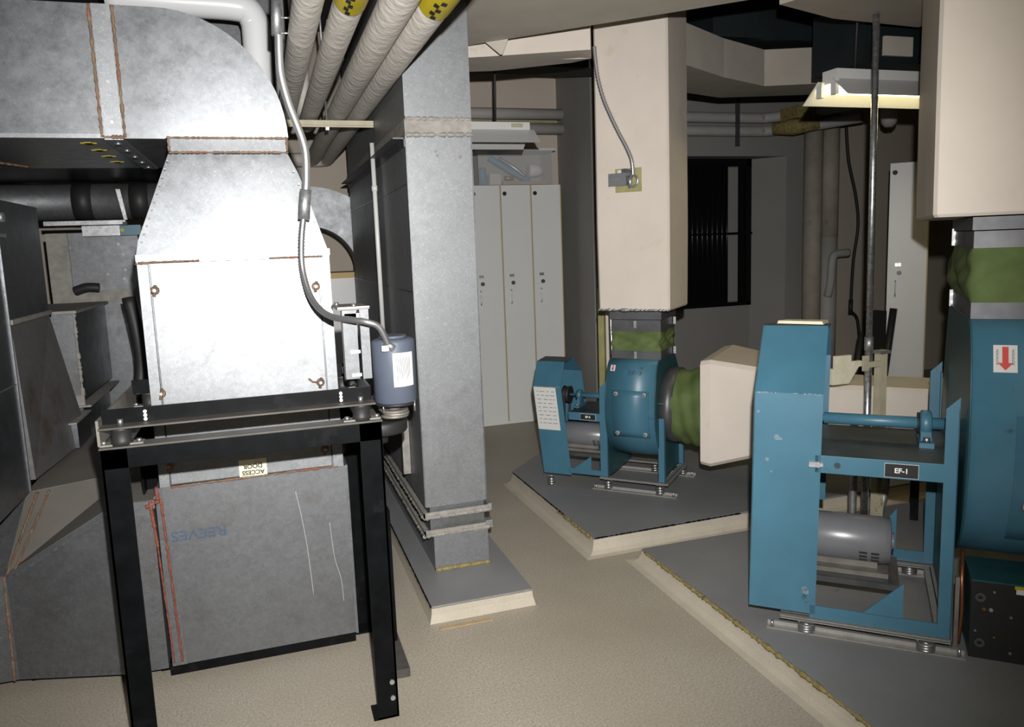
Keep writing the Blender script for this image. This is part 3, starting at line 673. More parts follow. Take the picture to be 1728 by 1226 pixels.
# ------------------------------------------------------------------ dark ducts at far left
XA = -1.02
d1 = thing('dark_duct', 'tall dark sheet metal duct at the far left edge with a bright front seam', 'duct', (-1.9, 3.9, .48))
MB().box(-2.9, 2.2, .70, -1.0, 3.60, 1.96).build('casing', 'galv_dull', d1)
MB().box(-1.0, 3.592, .70, -.994, 3.603, 1.96).build('corner_seam', 'galv', d1)
w = MB(); w.box(-1.0, 2.4, 1.16, -.997, 3.59, 1.164); w.build('cross_seam', 'galv_col', d1)
w = MB(); w.cyl((-1.0, 3.60, 1.84), (-.97, 3.60, 1.84), .02, 12).box(-1.0, 3.55, 1.76, -.98, 3.64, 1.775); w.build('handle', 'galv_strut', d1)
d2 = thing('dark_duct', 'dull galvanised duct left of centre gap with brown stained lower section', 'duct', (-1.5, 4.3, .48))
MB().box(-2.0, 3.61, 1.42, -.998, 4.22, 1.915).build('upper_casing', 'galv_dull', d2)
mb = MB(); mb.hexa([(-2.0, 3.66, .735), (-.99, 3.66, .735), (-.93, 4.42, .735), (-2.0, 4.42, .735)], [(-2.0, 3.62, 1.41), (-1.0, 3.62, 1.41), (-1.0, 4.22, 1.41), (-2.0, 4.22, 1.41)])
mb.build('lower_casing', 'galv_stain', d2)
MB().box(-2.0, 3.61, 1.405, -.988, 4.23, 1.425).build('joint_flange', 'sealer', d2)
MB().box(-1.05, 4.2, .735, -.93, 4.5, .86).build('foot_angle', 'galv_dull', d2)
MB().box(-1.06, 4.17, .86, -.925, 4.52, .868).build('foot_flange', 'sealer', d2)
d3 = thing('box_duct', 'bright fronted box duct with dark side in the gap left of the tall bright duct', 'duct', (-1.1, 4.9, .73))
MB().box(-1.5, 4.53, .92, -.954, 5.35, 1.385).build('casing', 'galv_dull', d3)
w = MB(); w.box(-1.06, 4.525, .95, -.965, 4.53, 1.36); w.build('front_panel', 'galv_old', d3)
MB().box(-1.5, 4.50, .885, -.92, 5.36, .895).build('bottom_flange', 'sealer', d3)
MB().box(-1.5, 4.515, .895, -.95, 4.53, .95).build('front_band', 'sealer', d3)
MB().box(-1.5, 4.56, .60, -.97, 5.3, .885).build('lower_casing', 'galv_dull', d3)
MB().box(-1.5, 4.5, 1.385, -.94, 5.4, 1.40).build('top_band', 'sealer', d3)
s = MB(); blob_line(s, (-.958, 4.528, .93), (-.958, 4.528, 1.38), .010, 0, 30, None, .7); s.build('edge_sealant', 'sealer', d3)
d4 = thing('offset_duct', 'dented galvanised duct panel with grey sealer edges behind the gap', 'duct', (-1.0, 5.5, .5))
pp = [(-1.25, 1.36), (-1.25, 1.83), (-.735, 1.83), (-.745, 1.45), (-.735, 1.15), (-.76, .95), (-.82, .80), (-.95, .60), (-1.25, .60)]
MB().prism(pp, 'y', 5.42, 6.0).build('casing', 'galv_old', d4)
w = MB(); w.box(-1.25, 5.41, 1.39, -.74, 5.42, 1.47).box(-1.25, 5.405, 1.47, -1.13, 5.42, 1.83); w.build('sealer_band', 'sealer', d4)
w = MB(); screws(w, [atY(a, b, 5.42) for a, b in ((118, 418), (200, 412), (208, 429), (182, 462), (212, 455), (126, 467), (210, 470))], (0, -1, 0), .008); w.build('dimple', 'galv', d4)
w = MB(); w.tube(smooth_path([(-1.12, 5.40, 1.47), (-1.05, 5.39, 1.49), (-.98, 5.39, 1.485)]), .03, 8); tag(w.build('rag', 'rubber'), 'black rag lying on the ledge beneath the dented duct panel', 'rag')
d5 = thing('round_duct', 'horizontal round duct with dark bands under the overhead duct at far left', 'duct', (-1.3, 5.3, 1.98))
MB().cyl((-2.9, 5.45, 2.02), (-.45, 5.45, 2.02), .11, 30).build('pipe', 'galv_old', d5)
for xb in (-1.02, -.70): MB().cyl((xb-.055, 5.45, 2.02), (xb+.055, 5.45, 2.02), .1115, 30).build('band', 'rubber', d5)
tz = thing('trapeze_hanger', 'bright channel and strap hanger holding the banded round duct', 'hanger', (-1.0, 5.3, 1.88))
w = MB(); w.box(-1.22, 5.27, 1.872, -.775, 5.31, 1.897); w.build('channel', 'galv_strut', tz)
w = MB(); w.hexa([(-.785, 5.29, 1.90), (-.765, 5.29, 1.90), (-.765, 5.30, 1.90), (-.785, 5.30, 1.90)], [(-.815, 5.29, 2.085), (-.79, 5.29, 2.085), (-.79, 5.30, 2.085), (-.815, 5.30, 2.085)]); w.build('strap', 'galv_strut', tz)
MB().box(-.79, 5.26, 1.865, -.765, 5.27, 1.885).build('clip', 'rubber', tz)
lb = thing('tape_carton', 'small blue and grey printed label strip under the trapeze channel', 'label', (-.95, 5.35, 1.83))
MB().box(-1.03, 5.33, 1.806, -.82, 5.37, 1.868).build('grey_panel', 'galv_strut', lb); MB().box(-.818, 5.328, 1.806, -.70, 5.37, 1.868).build('blue_panel', 'bluebox', lb)
MB().cyl((-.805, 5.328, 1.838), (-.805, 5.324, 1.838), .011, 12).build('yellow_dot', 'yellow', lb)
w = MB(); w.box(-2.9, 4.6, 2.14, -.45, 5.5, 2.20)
tag(w.build('overhead_dark_filler', 'black'), 'black sheet filling the dark area above the banded round duct at far left', 'panel')  # black sheet stands in for the dark area under the overhead duct
w = MB(); w.tube(smooth_path([(-.70, 4.6, 1.45), (-.66, 4.55, 1.1), (-.72, 4.5, .85), (-.82, 4.45, .74)]), .035, 12)
tag(w.build('black_flexible_hose', 'rubber'), 'black hose curving down between the dented duct and the bright tall duct', 'hose')

# ------------------------------------------------------------------ lockers
LCOL = 'white laminate lockers in the row behind the tall duct column'
def locker(name, loc, rz, label, group, wdt=.290, h=2.195):
    root = thing(name, label, 'locker', loc, rz, group)
    MB().box(0, .018, 0, wdt, .5, h).build('body', 'locker', root, local=True)
    MB().box(.002, 0, .03, wdt-.010, .018, h-.003).build('door', 'locker', root, local=True)
    MB().box(wdt-.009, .0, .03, wdt-.001, .018, h-.003).build('birch_edge', 'edge', root, local=True)
    MB().cyl((.035, -.004, h-.075), (.035, 0, h-.075), .019, 16).build('vent_hole', 'inkblack', root, local=True)
    w = MB(); w.box(.055, -.006, 1.372, .075, 0, 1.398).box(.078, -.004, 1.372, .098, 0, 1.398); w.build('latch_plate', 'zinc', root, local=True)
    MB().cyl((.087, -.012, 1.318), (.087, 0, 1.318), .018, 16).build('lock_knob', 'collar', root, local=True)
    MB().tube(smooth_path([(.062, 0, 1.255), (.062, -.025, 1.25), (.062, -.027, 1.19), (.062, -.025, 1.135), (.062, 0, 1.13)], 4), .005, 8).build('handle', 'flexsteel', root, local=True)
    return root
def copy_tree(o, parent=None):
    c = o.copy(); COL.objects.link(c)
    if parent is not None: c.parent = parent
    for ch in [x for x in bpy.data.objects if x.parent == o]: copy_tree(ch, c)
    return c
lk = locker('tall_locker', (2.385, 6.68, 0), 0, 'tall white locker at the right end of the row, against beige wall', LCOL)
for i, lab in ((1, 'tall white locker, second from the right end of the row, a brass-edged door beside it'), (2, 'white locker mostly hidden behind the tall duct column, only a narrow strip showing')):
    c = copy_tree(lk); c.location = (2.385-.291*i, 6.68, 0); c['label'] = lab
    for ch in [x for x in bpy.data.objects if x.parent == c]: pass
lr_ = copy_tree(lk); lr_.location = (4.86, 5.02, 0); lr_.rotation_euler = (0, 0, radians(-45)); lr_['label'] = 'white locker standing in the right-hand corner behind the large blue fan'; lr_['group'] = 'white lockers in the right-hand corner'

# tote on the lockers
tb = thing('storage_tote', 'clear plastic tote full of supplies standing on the lockers', 'storage box', (2.24, 6.85, 2.197))
w = MB(); w.box(1.90, 6.70, 2.197, 2.61, 6.704, 2.50).box(1.90, 6.996, 2.197, 2.61, 7.0, 2.50).box(1.90, 6.704, 2.197, 1.904, 6.996, 2.5).box(2.606, 6.704, 2.197, 2.61, 6.996, 2.5).box(1.9, 6.70, 2.197, 2.61, 7.0, 2.201); w.build('shell', 'plasticclear', tb)
MB().box(1.88, 6.68, 2.50, 2.635, 7.02, 2.52).build('lid', 'lampwhite', tb)
def small(name, label, cat, mb, mat): return tag(mb.build(name, mat), label, cat)
small('blue_canister', 'small blue plastic canister at the left inside the clear tote', 'canister', MB().tube([(1.965, 6.80, 2.203), (1.965, 6.80, 2.34), (1.965, 6.80, 2.36)], .035, 16, radii=[.035, .035, .026]), 'plasticblue')
small('carton', 'small white carton inside the clear tote beside the blue canister', 'carton', MB().box(2.015, 6.74, 2.203, 2.12, 6.84, 2.30), 'paper')
small('coiled_hose', 'dark coiled hose crossing diagonally inside the clear tote', 'hose', MB().tube(smooth_path([(2.06, 6.9, 2.46), (2.18, 6.86, 2.38), (2.30, 6.82, 2.30), (2.42, 6.82, 2.25)]), .03, 12), 'plasticblue')
small('coiled_hose', 'grey hose beside the dark one inside the clear tote', 'hose', MB().tube(smooth_path([(2.14, 6.84, 2.45), (2.26, 6.78, 2.36), (2.36, 6.77, 2.28)]), .016, 12), 'flexsteel')
small('paper_roll', 'white paper roll inside the clear tote near its right end', 'paper roll', MB().tube([(2.42, 6.85, 2.34), (2.50, 6.85, 2.34), (2.56, 6.85, 2.33)], .06, 18, radii=[.06, .06, .035]), 'white')
small('parts_box', 'flat tan box on the bottom of the clear tote', 'box', MB().box(2.14, 6.74, 2.203, 2.56, 6.92, 2.235), 'tan')
small('brass_fitting', 'brass fitting lying in the clear tote', 'fitting', MB().tube([(2.16, 6.75, 2.265), (2.24, 6.75, 2.258)], .018, 10), 'brass')

# ------------------------------------------------------------------ wall pipes along the back
for i, (z, lab) in enumerate(((2.868, 'upper grey pipe running high along the back wall'), (2.735, 'lower grey pipe running high along the back wall'))):
    small('wall_pipe', lab, 'pipe', MB().cyl((1.2, 6.97-.0*i, z), (2.82, 6.97, z), .052, 20), 'pipegrey')
    small('wall_pipe', lab.replace('along the back wall', 'above the barred window, bending forward at its right end'), 'pipe', MB().tube(smooth_path([(3.0, 6.97, z), (4.2, 6.97, z), (4.95, 6.97, z), (5.12, 6.92, z), (5.35, 6.6, z), (5.6, 6.15, z+.02)], 5), .052, 20), 'pipegrey')
small('rusty_flange', 'rust yellow stained pipe flange at the bend right of the window pipes', 'pipe fitting', MB().tube([(5.08, 6.82, 2.74), (5.22, 6.68, 2.74), (5.40, 6.5, 2.76)], .06, 12, radii=[.06, .085, .07]).box(5.12, 6.5, 2.80, 5.42, 6.75, 2.92), 'olive')
small('beige_strip', 'thin cream trim strip between the two high back wall pipes', 'trim', MB().box(1.2, 7.08, 2.785, 2.82, 7.10, 2.825), 'limestrut')
w = MB(); w.box(4.70, 6.90, 2.58, 4.745, 6.915, 3.05)
small('pipe_strap', 'upright steel channel strap behind the two grey pipes above the window', 'strap', w, 'collar')
for i, (x0, lab) in enumerate(((5.57, 'stained vertical floor to ceiling pipe right of the window, left of the pair'), (5.78, 'vertical pipe with grey plastic lower half, right of the pair beside the window'))):
    root = thing('vertical_pipe', lab, 'pipe', (x0, 6.85, 0))
    zs = 1.62 if i else 0
    MB().cyl((x0+.02, 6.82, zs), (x0+.02, 6.82, 2.9), .095, 22).build('jacket', 'pipebrown', root)
    if i:
        MB().cyl((x0+.02, 6.82, 0), (x0+.02, 6.82, 1.62), .092, 22).build('plastic_section', 'pipegrey', root)
        MB().tube(smooth_path([(x0-.06, 6.72, 1.0), (x0-.06, 6.68, 1.15), (x0-.06, 6.66, 1.38), (x0-.01, 6.66, 1.44), (x0+.14, 6.66, 1.45)], 5), .042, 14).build('drain_branch', 'pipegrey', root)
small('hanging_pipe_end', 'short white capped pipe hanging from the ceiling left of the wrapped riser', 'pipe', MB().tube([(5.15, 5.35, 3.2), (5.15, 5.35, 2.62), (5.15, 5.35, 2.56), (5.15, 5.35, 2.53)], .07, 18, radii=[.07, .07, .06, .03]), 'pipegrey')
cab = smooth_path([atY(1428, 210, 6.9), atY(1432, 270, 6.9), atY(1444, 330, 6.9), atY(1448, 380, 6.9), atY(1440, 440, 6.9), atY(1436, 510, 6.85), atY(1437, 525, 6.8), atY(1447, 540, 6.8), atY(1451, 590, 6.8), atY(1452, 640, 6.8)], 6)
small('black_cable', 'black cable hanging on the far wall left of the steel pole', 'cable', MB().tube(cab, .016, 8), 'rubber')
small('cable_end', 'short black cable end tied beside the hanging cable', 'cable', MB().tube([atY(1436, 505, 6.8), atY(1435, 530, 6.8)], .022, 8), 'rubber')
small('black_cable', 'thin black cable loop between the steel pole and the corner locker', 'cable', MB().tube(smooth_path([atY(1514, 470, 5.5), atY(1500, 495, 5.5), atY(1500, 520, 5.5), atY(1506, 535, 5.5), atY(1495, 545, 5.5), atY(1496, 560, 5.5), atY(1506, 560, 5.5)], 6), .008, 8), 'rubber')
for a, b, lab in (((1455, 560), (1440, 608), 'black tool handle leaning left of the steel pole'), ((1508, 520), (1492, 600), 'black tool handle leaning against the corner locker')):
    p, q = atY(a[0], a[1], 4.9), atY(b[0]-12, b[1]+120, 4.9)
    small('leaning_tool', lab, 'tool', MB().tube([p, q], .028, 8), 'rubber')
w = MB(); w.box(4.66, 4.93, .0, 4.78, 5.05, 1.02)
small('dark_zone_box', 'low black block filling the dark zone between the steel pole and the corner locker', 'box', w, 'rubber')  # black block put in to fill a dark zone

# ------------------------------------------------------------------ fluorescent fixtures
def fixture(label, x0, x1, y0, y1, z, lit, rods, sw=.0):
    root = thing('fluorescent_fixture', label, 'light fixture', ((x0+x1)/2, (y0+y1)/2, z), 0)
    ym = (y0+y1)/2; hw = .055
    MB().box(x0+.03, ym-hw, z+.085, x1-.03, ym+hw, z+.155).build('housing', 'lampwhite', root)
    for s_ in (-1, 1):
        w = MB(); a = (ym+s_*hw, z+.10); b = (ym+s_*(y1-y0)/2, z)
        w.hexa([(x0, a[0], a[1]), (x1, a[0], a[1]), (x1, b[0], b[1]), (x0, b[0], b[1])], [(x0, a[0], a[1]+.004), (x1, a[0], a[1]+.004), (x1, b[0]+s_*.004, b[1]), (x0, b[0]+s_*.004, b[1])])
        w.build('reflector', 'lampwhite', root)
    for s_ in (-1, 1):
        w = MB(); w.cyl((x0+.03, ym+s_*.055, z+.055), (x1-.03, ym+s_*.055, z+.055), .013, 14); w.build('tube_lamp', 'tube' if lit else 'lampwhite', root)
        MB().box(x0+.008, ym+s_*.055-.02, z+.02, x0+.028, ym+s_*.055+.02, z+.10).build('lamp_holder', 'lampwhite', root)
    for x in rods:
        w = MB(); w.tube([(x, ym, z+.155), (x+.012, ym, z+.5), (x, ym, CEIL)], .008, 8); w.build('hanging_rod', 'rubber', root)
    return root
f1 = fixture('lit fluorescent fixture with yellowish glowing reflector hanging by the steel pole', 2.935, 4.16, 3.33, 3.675, 2.362, True, (3.13, 3.9))
f0 = fixture('added lit fluorescent fixture, out of view, for warm fill over the open floor', 1.0, 2.2, .35, .70, 2.95, True, (1.2, 2.0))  # added fixture, unseen, put in for weak warm fill light
f2 = fixture('white fluorescent fixture hanging in front of the tote, right of the duct column', 1.0, 1.885, 5.05, 5.42, 2.345, False, (1.62,))
MB().box(1.72, 5.17, 2.465, 1.80, 5.18, 2.49).build('sticker', 'beigesteel', f2)
small('ceiling_card', 'pale paper notice above the lit fixture', 'notice', MB().box(3.42, 3.60, 2.635, 3.62, 3.618, 2.74), 'wrapgrey')

# ------------------------------------------------------------------ steel pole and strut near the fans
pole = thing('steel_pole', 'galvanised steel conduit pole rising from the pad to the ceiling between the fans', 'pole', (2.99, 3.2, PT))
w = MB(); w.tube([(2.995, 3.2, PT1+.001), (2.992, 3.2, 1.06)], .019, 16); w.build('lower_pole', 'pole', pole)
w = MB(); w.tube([(2.992, 3.2, 1.06), (2.983, 3.2, 2.719)], .0165, 16); w.build('upper_pole', 'pole', pole)
MB().tube([(2.992, 3.2, 1.04), (2.992, 3.2, 1.11)], .0225, 16).build('coupling', 'galv_strut', pole)
DX, DY = -.155, -.17
su = thing('strut_post', 'short beige channel post standing beside the steel pole', 'post', (3.22, 3.36, PT))
w = MB(); w.box(3.045, 3.175, PT1+.001, 3.055, 3.215, 1.02).box(3.083, 3.175, PT1+.001, 3.093, 3.215, 1.02).box(3.055, 3.205, PT1+.001, 3.083, 3.215, 1.02); w.build('channel', 'beigesteel', su)
MB().box(3.035, 3.165, 1.02, 3.105, 3.225, 1.035).build('cap', 'galv_strut', su)
w = MB(); w.box(2.94, 3.165, .955, 3.045, 3.175, .985).box(2.925, 3.16, .94, 2.96, 3.172, 1.02); w.build('clamp', 'beigesteel', su)
w = MB(); w.box(2.80, 3.22, .955, 2.90, 3.24, 1.02).box(2.90, 3.22, .955, 2.968, 3.24, .985); w.hexa([(2.78, 3.22, .87), (2.89, 3.22, .87), (2.89, 3.24, .87), (2.78, 3.24, .87)], [(2.78, 3.22, .955), (2.95, 3.22, .955), (2.95, 3.24, .955), (2.78, 3.24, .955)])
small('yellow_bracket', 'pale yellow bracket plate behind the belt guard, left of the steel pole', 'bracket', w, 'ylabel')
for i, x in enumerate((2.93, 3.15)):
    small('short_pipe', ('short grey pipe stub rising from the pad under the strut post, left one', 'short grey bent pipe stub rising from the pad, right of the rusty strut')[i], 'pipe', MB().tube(smooth_path([(x-.05*i, 3.22, PT1), (x-.02*i, 3.22, PT1+.10), (x, 3.22, .30), (x, 3.22, .66)], 3), .021, 12), 'galv_strut')

# ------------------------------------------------------------------ the two blue fans
def spring(mb, x, y, z0, z1, r, turns=4.5, wire=.004):
    n = int(turns*12); mb.tube([(x+r*cos(2*pi*i/12), y+r*sin(2*pi*i/12), z0+wire+(z1-z0-2*wire)*i/n) for i in range(n+1)], wire, 6)

def fan(P, ang, ox, oy, label):
    H = P['H']
    root = thing('blue_fan', label, 'fan', (ox, oy, H), -radians(ang))
    def B(mb, name, mat, parent=root, bev=0):
        mb.bm.transform(Matrix.Translation((0, 0, -H)))
        return mb.build(name, mat, parent, bev=bev, local=True)
    zb, D, zd, dt = P['zb'], P['D'], P['zd'], P['dt']; pw = P['pw']; sx0, sx1 = P['s0'], P['s1']; k = P['k']
    # posts with slanted tops, front and rear, on both sides of the scroll
    def post(x0, x1, y0, y1, z1, slope, name='post'):
        w = MB(); t = .006
        lo = z1-slope
        w.prism([(x0, zb), (x1, zb), (x1, z1), (x0, lo)], 'y', y0, y0+t if y1 > y0 else y0-t)
        w.prism([(min(y0, y1), zb), (max(y0, y1), zb), (max(y0, y1), lo), (min(y0, y1), lo)], 'x', x1-t, x1)
        return B(w, name, 'blue', bev=.001)
    post(-pw, 0, 0, .04*k, P['zp'], pw*1.0); post(-pw, 0, D, D-.04*k, P['zp']+.02, pw*1.0)
    post(sx1, sx1+pw*.8, 0, .04*k, P['zp2'], 0); post(sx1, sx1+pw*.8, D, D-.04*k, P['zp2'], 0)
    # pedestal plates
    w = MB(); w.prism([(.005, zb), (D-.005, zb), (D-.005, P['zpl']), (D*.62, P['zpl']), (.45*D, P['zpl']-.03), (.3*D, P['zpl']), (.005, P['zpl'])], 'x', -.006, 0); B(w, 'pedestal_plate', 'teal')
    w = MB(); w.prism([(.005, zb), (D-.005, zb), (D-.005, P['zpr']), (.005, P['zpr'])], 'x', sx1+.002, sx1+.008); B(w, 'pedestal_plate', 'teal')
    # bearing deck + front rail
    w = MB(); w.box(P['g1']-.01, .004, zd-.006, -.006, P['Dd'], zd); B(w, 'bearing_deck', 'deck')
    w = MB(); w.box(P['g1']-.01, 0, zd-dt, -pw+.002, .006, zd+.003); rail = B(w, 'front_rail', 'blue', bev=.001)
    w = MB(); w.box(P['g1']-.01, P['Dd'], zd-dt, -pw, P['Dd']+.006, zd); B(w, 'rear_rail', 'blue')
    # bottom frame
    w = MB(); w.box(P['g1']-.02, 0, zb, -pw, .006, zb+.052*k).box(P['g1']-.02, D-.006, zb, -pw, D, zb+.052*k); B(w, 'bottom_rail', 'blue')
    w = MB(); w.prism([(P['gu'], zb+.05*k), (P['gv'], zb+.05*k), (P['gv'], P['gz'])], 'y', 0, .006); B(w, 'gusset', 'blue')
    w = MB(); w.prism([(P['gu'], zb+.05*k), (P['gv'], zb+.05*k), (P['gv'], P['gz']+.06)], 'y', D-.02, D-.014); B(w, 'gusset', 'blue')
    # belt guard
    g0, g1, ln = P['g0'], P['g1'], P['lean']
    def gx(x, z): return x + ln*(z-zb)
    prof = P['prof']; t = .004
    inner = []
    cyc = (sum(p[0] for p in prof)/len(prof), sum(p[1] for p in prof)/len(prof))
    w = MB()
    for (a, b) in zip(prof, prof[1:]):
        na = Vector((cyc[0]-(a[0]+b[0])/2, cyc[1]-(a[1]+b[1])/2)).normalized()*t
        if abs(a[1]-b[1]) < .02 and a[1] > zd+.2: continue
        w.hexa([(gx(g0, a[1]), a[0], a[1]), (gx(g1, a[1]), a[0], a[1]), (gx(g1, b[1]), b[0], b[1]), (gx(g0, b[1]), b[0], b[1])],
               [(gx(g0, a[1]), a[0]+na.x, a[1]+na.y), (gx(g1, a[1]), a[0]+na.x, a[1]+na.y), (gx(g1, b[1]), b[0]+na.x, b[1]+na.y), (gx(g0, b[1]), b[0]+na.x, b[1]+na.y)])
    guard = B(w, 'belt_guard', 'blue')
    w = MB(); a, b = prof[2], prof[3]
    w.hexa([(gx(g0, a[1]), a[0], a[1]-t), (gx(g1, a[1]), a[0], a[1]-t), (gx(g1, b[1]), b[0], b[1]-t), (gx(g0, b[1]), b[0], b[1]-t)], [(gx(g0, a[1]), a[0], a[1]), (gx(g1, a[1]), a[0], a[1]), (gx(g1, b[1]), b[0], b[1]), (gx(g0, b[1]), b[0], b[1])]); B(w, 'guard_top', 'bluedust', guard)
    w = MB(); A_ = [w.V((gx(g0, p[1])+.001, p[0], p[1])) for p in prof]; B_ = [w.V((gx(g0, p[1])+.004, p[0], p[1])) for p in prof]
    w.face(A_[::-1]); w.face(B_)
    for i in range(len(A_)): w.face([A_[i], A_[(i+1) % len(A_)], B_[(i+1) % len(A_)], B_[i]])
    B(w, 'guard_side', 'blue', guard)
    zc = prof[1][1]
    w = MB()
    for _ in range(14):
        x = gx(g0, zc)+random.random()*(g1-g0)*.95; ww = random.uniform(.006, .03)
        w.box(x, -.0012, zc-random.uniform(.001, .004), min(x+ww, gx(g1, zc)), .0, zc+.002)
    for sx_, sz_, sr in P.get('chips', ()):
        w.tube([(sx_, .0, sz_), (sx_, -.0012, sz_)], sr, 7)
    B(w, 'paint_chip', 'bluechip', guard)
    # pulleys inside the guard, shaft and bearings
    vs, zs = P['vs'], P['zs']; sr = P['sr']
    w = MB(); w.tube([(P['pb0'], vs, zs), (g1+.005, vs, zs), (g1+.008, vs, zs), (.02, vs, zs)], sr, 20, radii=[sr*.6, sr*.6, sr, sr]); B(w, 'shaft', 'blue')
    w = MB(); x_ = (g0+g1)/2; w.tube([(x_+d, vs, zs) for d in (-.035*k, -.034*k, -.01*k, .01*k, .034*k, .035*k)], .17*k, 30, radii=[q*P.get('pk', 1) for q in (.17*k, .18*k, .16*k, .16*k, .18*k, .17*k)]); B(w, 'fan_pulley', 'rubber')
    w = MB(); zm = P['zm']; vm = P['vm']; w.tube([(x_+d, vm, zm) for d in (-.035*k, -.034*k, -.01*k, .01*k, .034*k, .035*k)], .07*k, 24, radii=[.06*k, .07*k, .055*k, .055*k, .07*k, .06*k]); B(w, 'motor_pulley', 'rubber')
    w = MB()
    for s_ in (-1, 1): w.hexa([(x_-.01*k, vs+s_*.17*k*P.get('pk', 1), zs), (x_+.01*k, vs+s_*.17*k*P.get('pk', 1), zs), (x_+.01*k, vs+s_*.155*k*P.get('pk', 1), zs), (x_-.01*k, vs+s_*.155*k*P.get('pk', 1), zs)], [(x_-.01*k, vm+s_*.065*k, zm), (x_+.01*k, vm+s_*.065*k, zm), (x_+.01*k, vm+s_*.05*k, zm), (x_-.01*k, vm+s_*.05*k, zm)])
    B(w, 'belt', 'rubber')
    for bx in P['bearings']:
        w = MB(); q = sr*1.5
        w.tube([(bx-.022*k, vs, zs), (bx-.016*k, vs, zs), (bx+.016*k, vs, zs), (bx+.022*k, vs, zs)], q, 20, radii=[q*1.15, q*1.45, q*1.45, q*1.15])
        w.hexa([(bx-.02*k, vs-.075*k, zd), (bx+.02*k, vs-.075*k, zd), (bx+.02*k, vs+.075*k, zd), (bx-.02*k, vs+.075*k, zd)], [(bx-.018*k, vs-.03*k, zs), (bx+.018*k, vs-.03*k, zs), (bx+.018*k, vs+.03*k, zs), (bx-.018*k, vs+.03*k, zs)])
        w.box(bx-.026*k, vs-.10*k, zd, bx+.026*k, vs+.10*k, zd+.02*k)
        be = B(w, 'bearing', 'blue')
        w = MB()
        for dy in (-.085*k, .085*k): w.cyl((bx, vs+dy, zd+.02*k), (bx, vs+dy, zd+.04*k), .013*k, 6)
        B(w, 'bolt', 'zinc', be)
        w = MB(); w.cyl((bx-.023*k, vs, zs), (bx-.03*k, vs, zs), q*1.2, 16); B(w, 'collar_ring', 'rubber', be)
    # scroll housing
    cv, cz, rf, rb, zbm = P['cv'], P['cz'], P['rf'], P['rb'], P['zbm']; nf, nb, znt = P['nf'], P['nb'], P['znt']
    prof2 = []
    for i in range(9):      # front upper: from neck down to the belly
        a = i/8*pi/2; prof2.append((cv-rf*sin(a)+(nf-cv)*(1-sin(a)), cz+(znt-cz)*cos(a)))
    prof2[0] = (nf, znt)
    for i in range(1, 17):
        a = i/16*pi; rr = rf if a < pi/2 else rb
        prof2.append((cv-rr*cos(a), cz-(cz-zbm)*sin(a)))
    for i in range(1, 7):
        a = i/6; prof2.append((cv+rb+(nb-cv-rb)*a*a, cz+(znt-cz)*a))
    w = MB(); w.prism(prof2, 'x', sx0, sx1, smooth=True); scr = B(w, 'scroll_housing', 'blue')
    w = MB(); f = 1.012
    for x0_, x1_ in ((sx0-.006, sx0), (sx1, sx1+.006)):
        w.prism([((p[0]-cv)*f+cv, (p[1]-cz)*f+cz if p[1] < znt-.01 else p[1]) for p in prof2], 'x', x0_, x1_, smooth=True)
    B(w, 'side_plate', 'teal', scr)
    # access door with four corner knobs
    def surf(z):
        for a, b in zip(prof2[:16], prof2[1:17]):
            if (a[1]-z)*(b[1]-z) <= 0 and a[1] != b[1]: t_ = (z-a[1])/(b[1]-a[1]); return a[0]+(b[0]-a[0])*t_
        return cv-rf
    dz0, dz1, dx0, dx1 = P['door']
    w = MB(); rows = 8
    zs_ = [dz0+(dz1-dz0)*i/rows for i in range(rows+1)]
    F_ = [[w.V((x, surf(z)-.005, z)) for x in (dx0, dx1)] for z in zs_]; G_ = [[w.V((x, surf(z)+.004, z)) for x in (dx0, dx1)] for z in zs_]
    for i in range(rows):
        w.face([F_[i][0], F_[i][1], F_[i+1][1], F_[i+1][0]], True)
        for j in (0, 1): w.face([F_[i][j], F_[i+1][j], G_[i+1][j], G_[i][j]])
    w.face([F_[0][0], F_[0][1], G_[0][1], G_[0][0]]); w.face([F_[-1][0], F_[-1][1], G_[-1][1], G_[-1][0]])
    dd = B(w, 'access_panel', 'blue', scr)
    for kx, kz in P['knobs']:
        y = surf(kz)-.006; w = MB(); r_ = .021*sqrt(k)
        w.tube([(kx, y, kz), (kx, y-.006, kz)], r_, 14, radii=[r_, r_*.8]); kn = B(w, 'panel_clip', 'galv_strut', scr)
        w = MB(); w.cyl((kx, y-.006, kz), (kx, y-.018, kz), r_*.45, 8); B(w, 'screw_head', 'zinc', kn)
    # rotation arrow sticker
    ax, az, aw, ah = P['arrow']; y1_, y2_ = surf(az+ah/2)-.003, surf(az-ah/2)-.003
    yv = Vector((0, y1_-y2_, ah)).normalized(); c_ = Vector((ax, (y1_+y2_)/2-.003, az)); xv = Vector((1, 0, 0))
    def flat(pts, off, name, mat, par):
        w = MB(); n_ = Vector((0, -1, 0)); w.hexa([c_+xv*p[0]*aw+yv*p[1]*ah+n_*off for p in pts], [c_+xv*p[0]*aw+yv*p[1]*ah+n_*(off+.0008) for p in pts]); return B(w, name, mat, par)
    stk = flat([(-.5, -.5), (.5, -.5), (.5, .5), (-.5, .5)], 0, 'arrow_sticker', 'paper', scr)
    flat([(-.13, -.15), (.13, -.15), (.13, .44), (-.13, .44)], .001, 'arrow_shaft', 'red', stk)
    flat([(-.32, -.15), (0, -.42), (.32, -.15)], .001, 'arrow_head', 'red', stk)
    if k > .9:
        for sx_ in (-.33, .33): o = text('ROTATION', ah*.11, 'inkblack', 'lettering', stk, c_+xv*sx_*aw+yv*ah*.06+Vector((0, -.0022, -H)), yv, -xv, local=True)
    # name plate
    n0, n1, nz0, nz1 = P['plate']
    w = MB(); w.box(n0, -.003, nz0, n1, 0, nz1); npl = B(w, 'name_plate', 'white', rail)
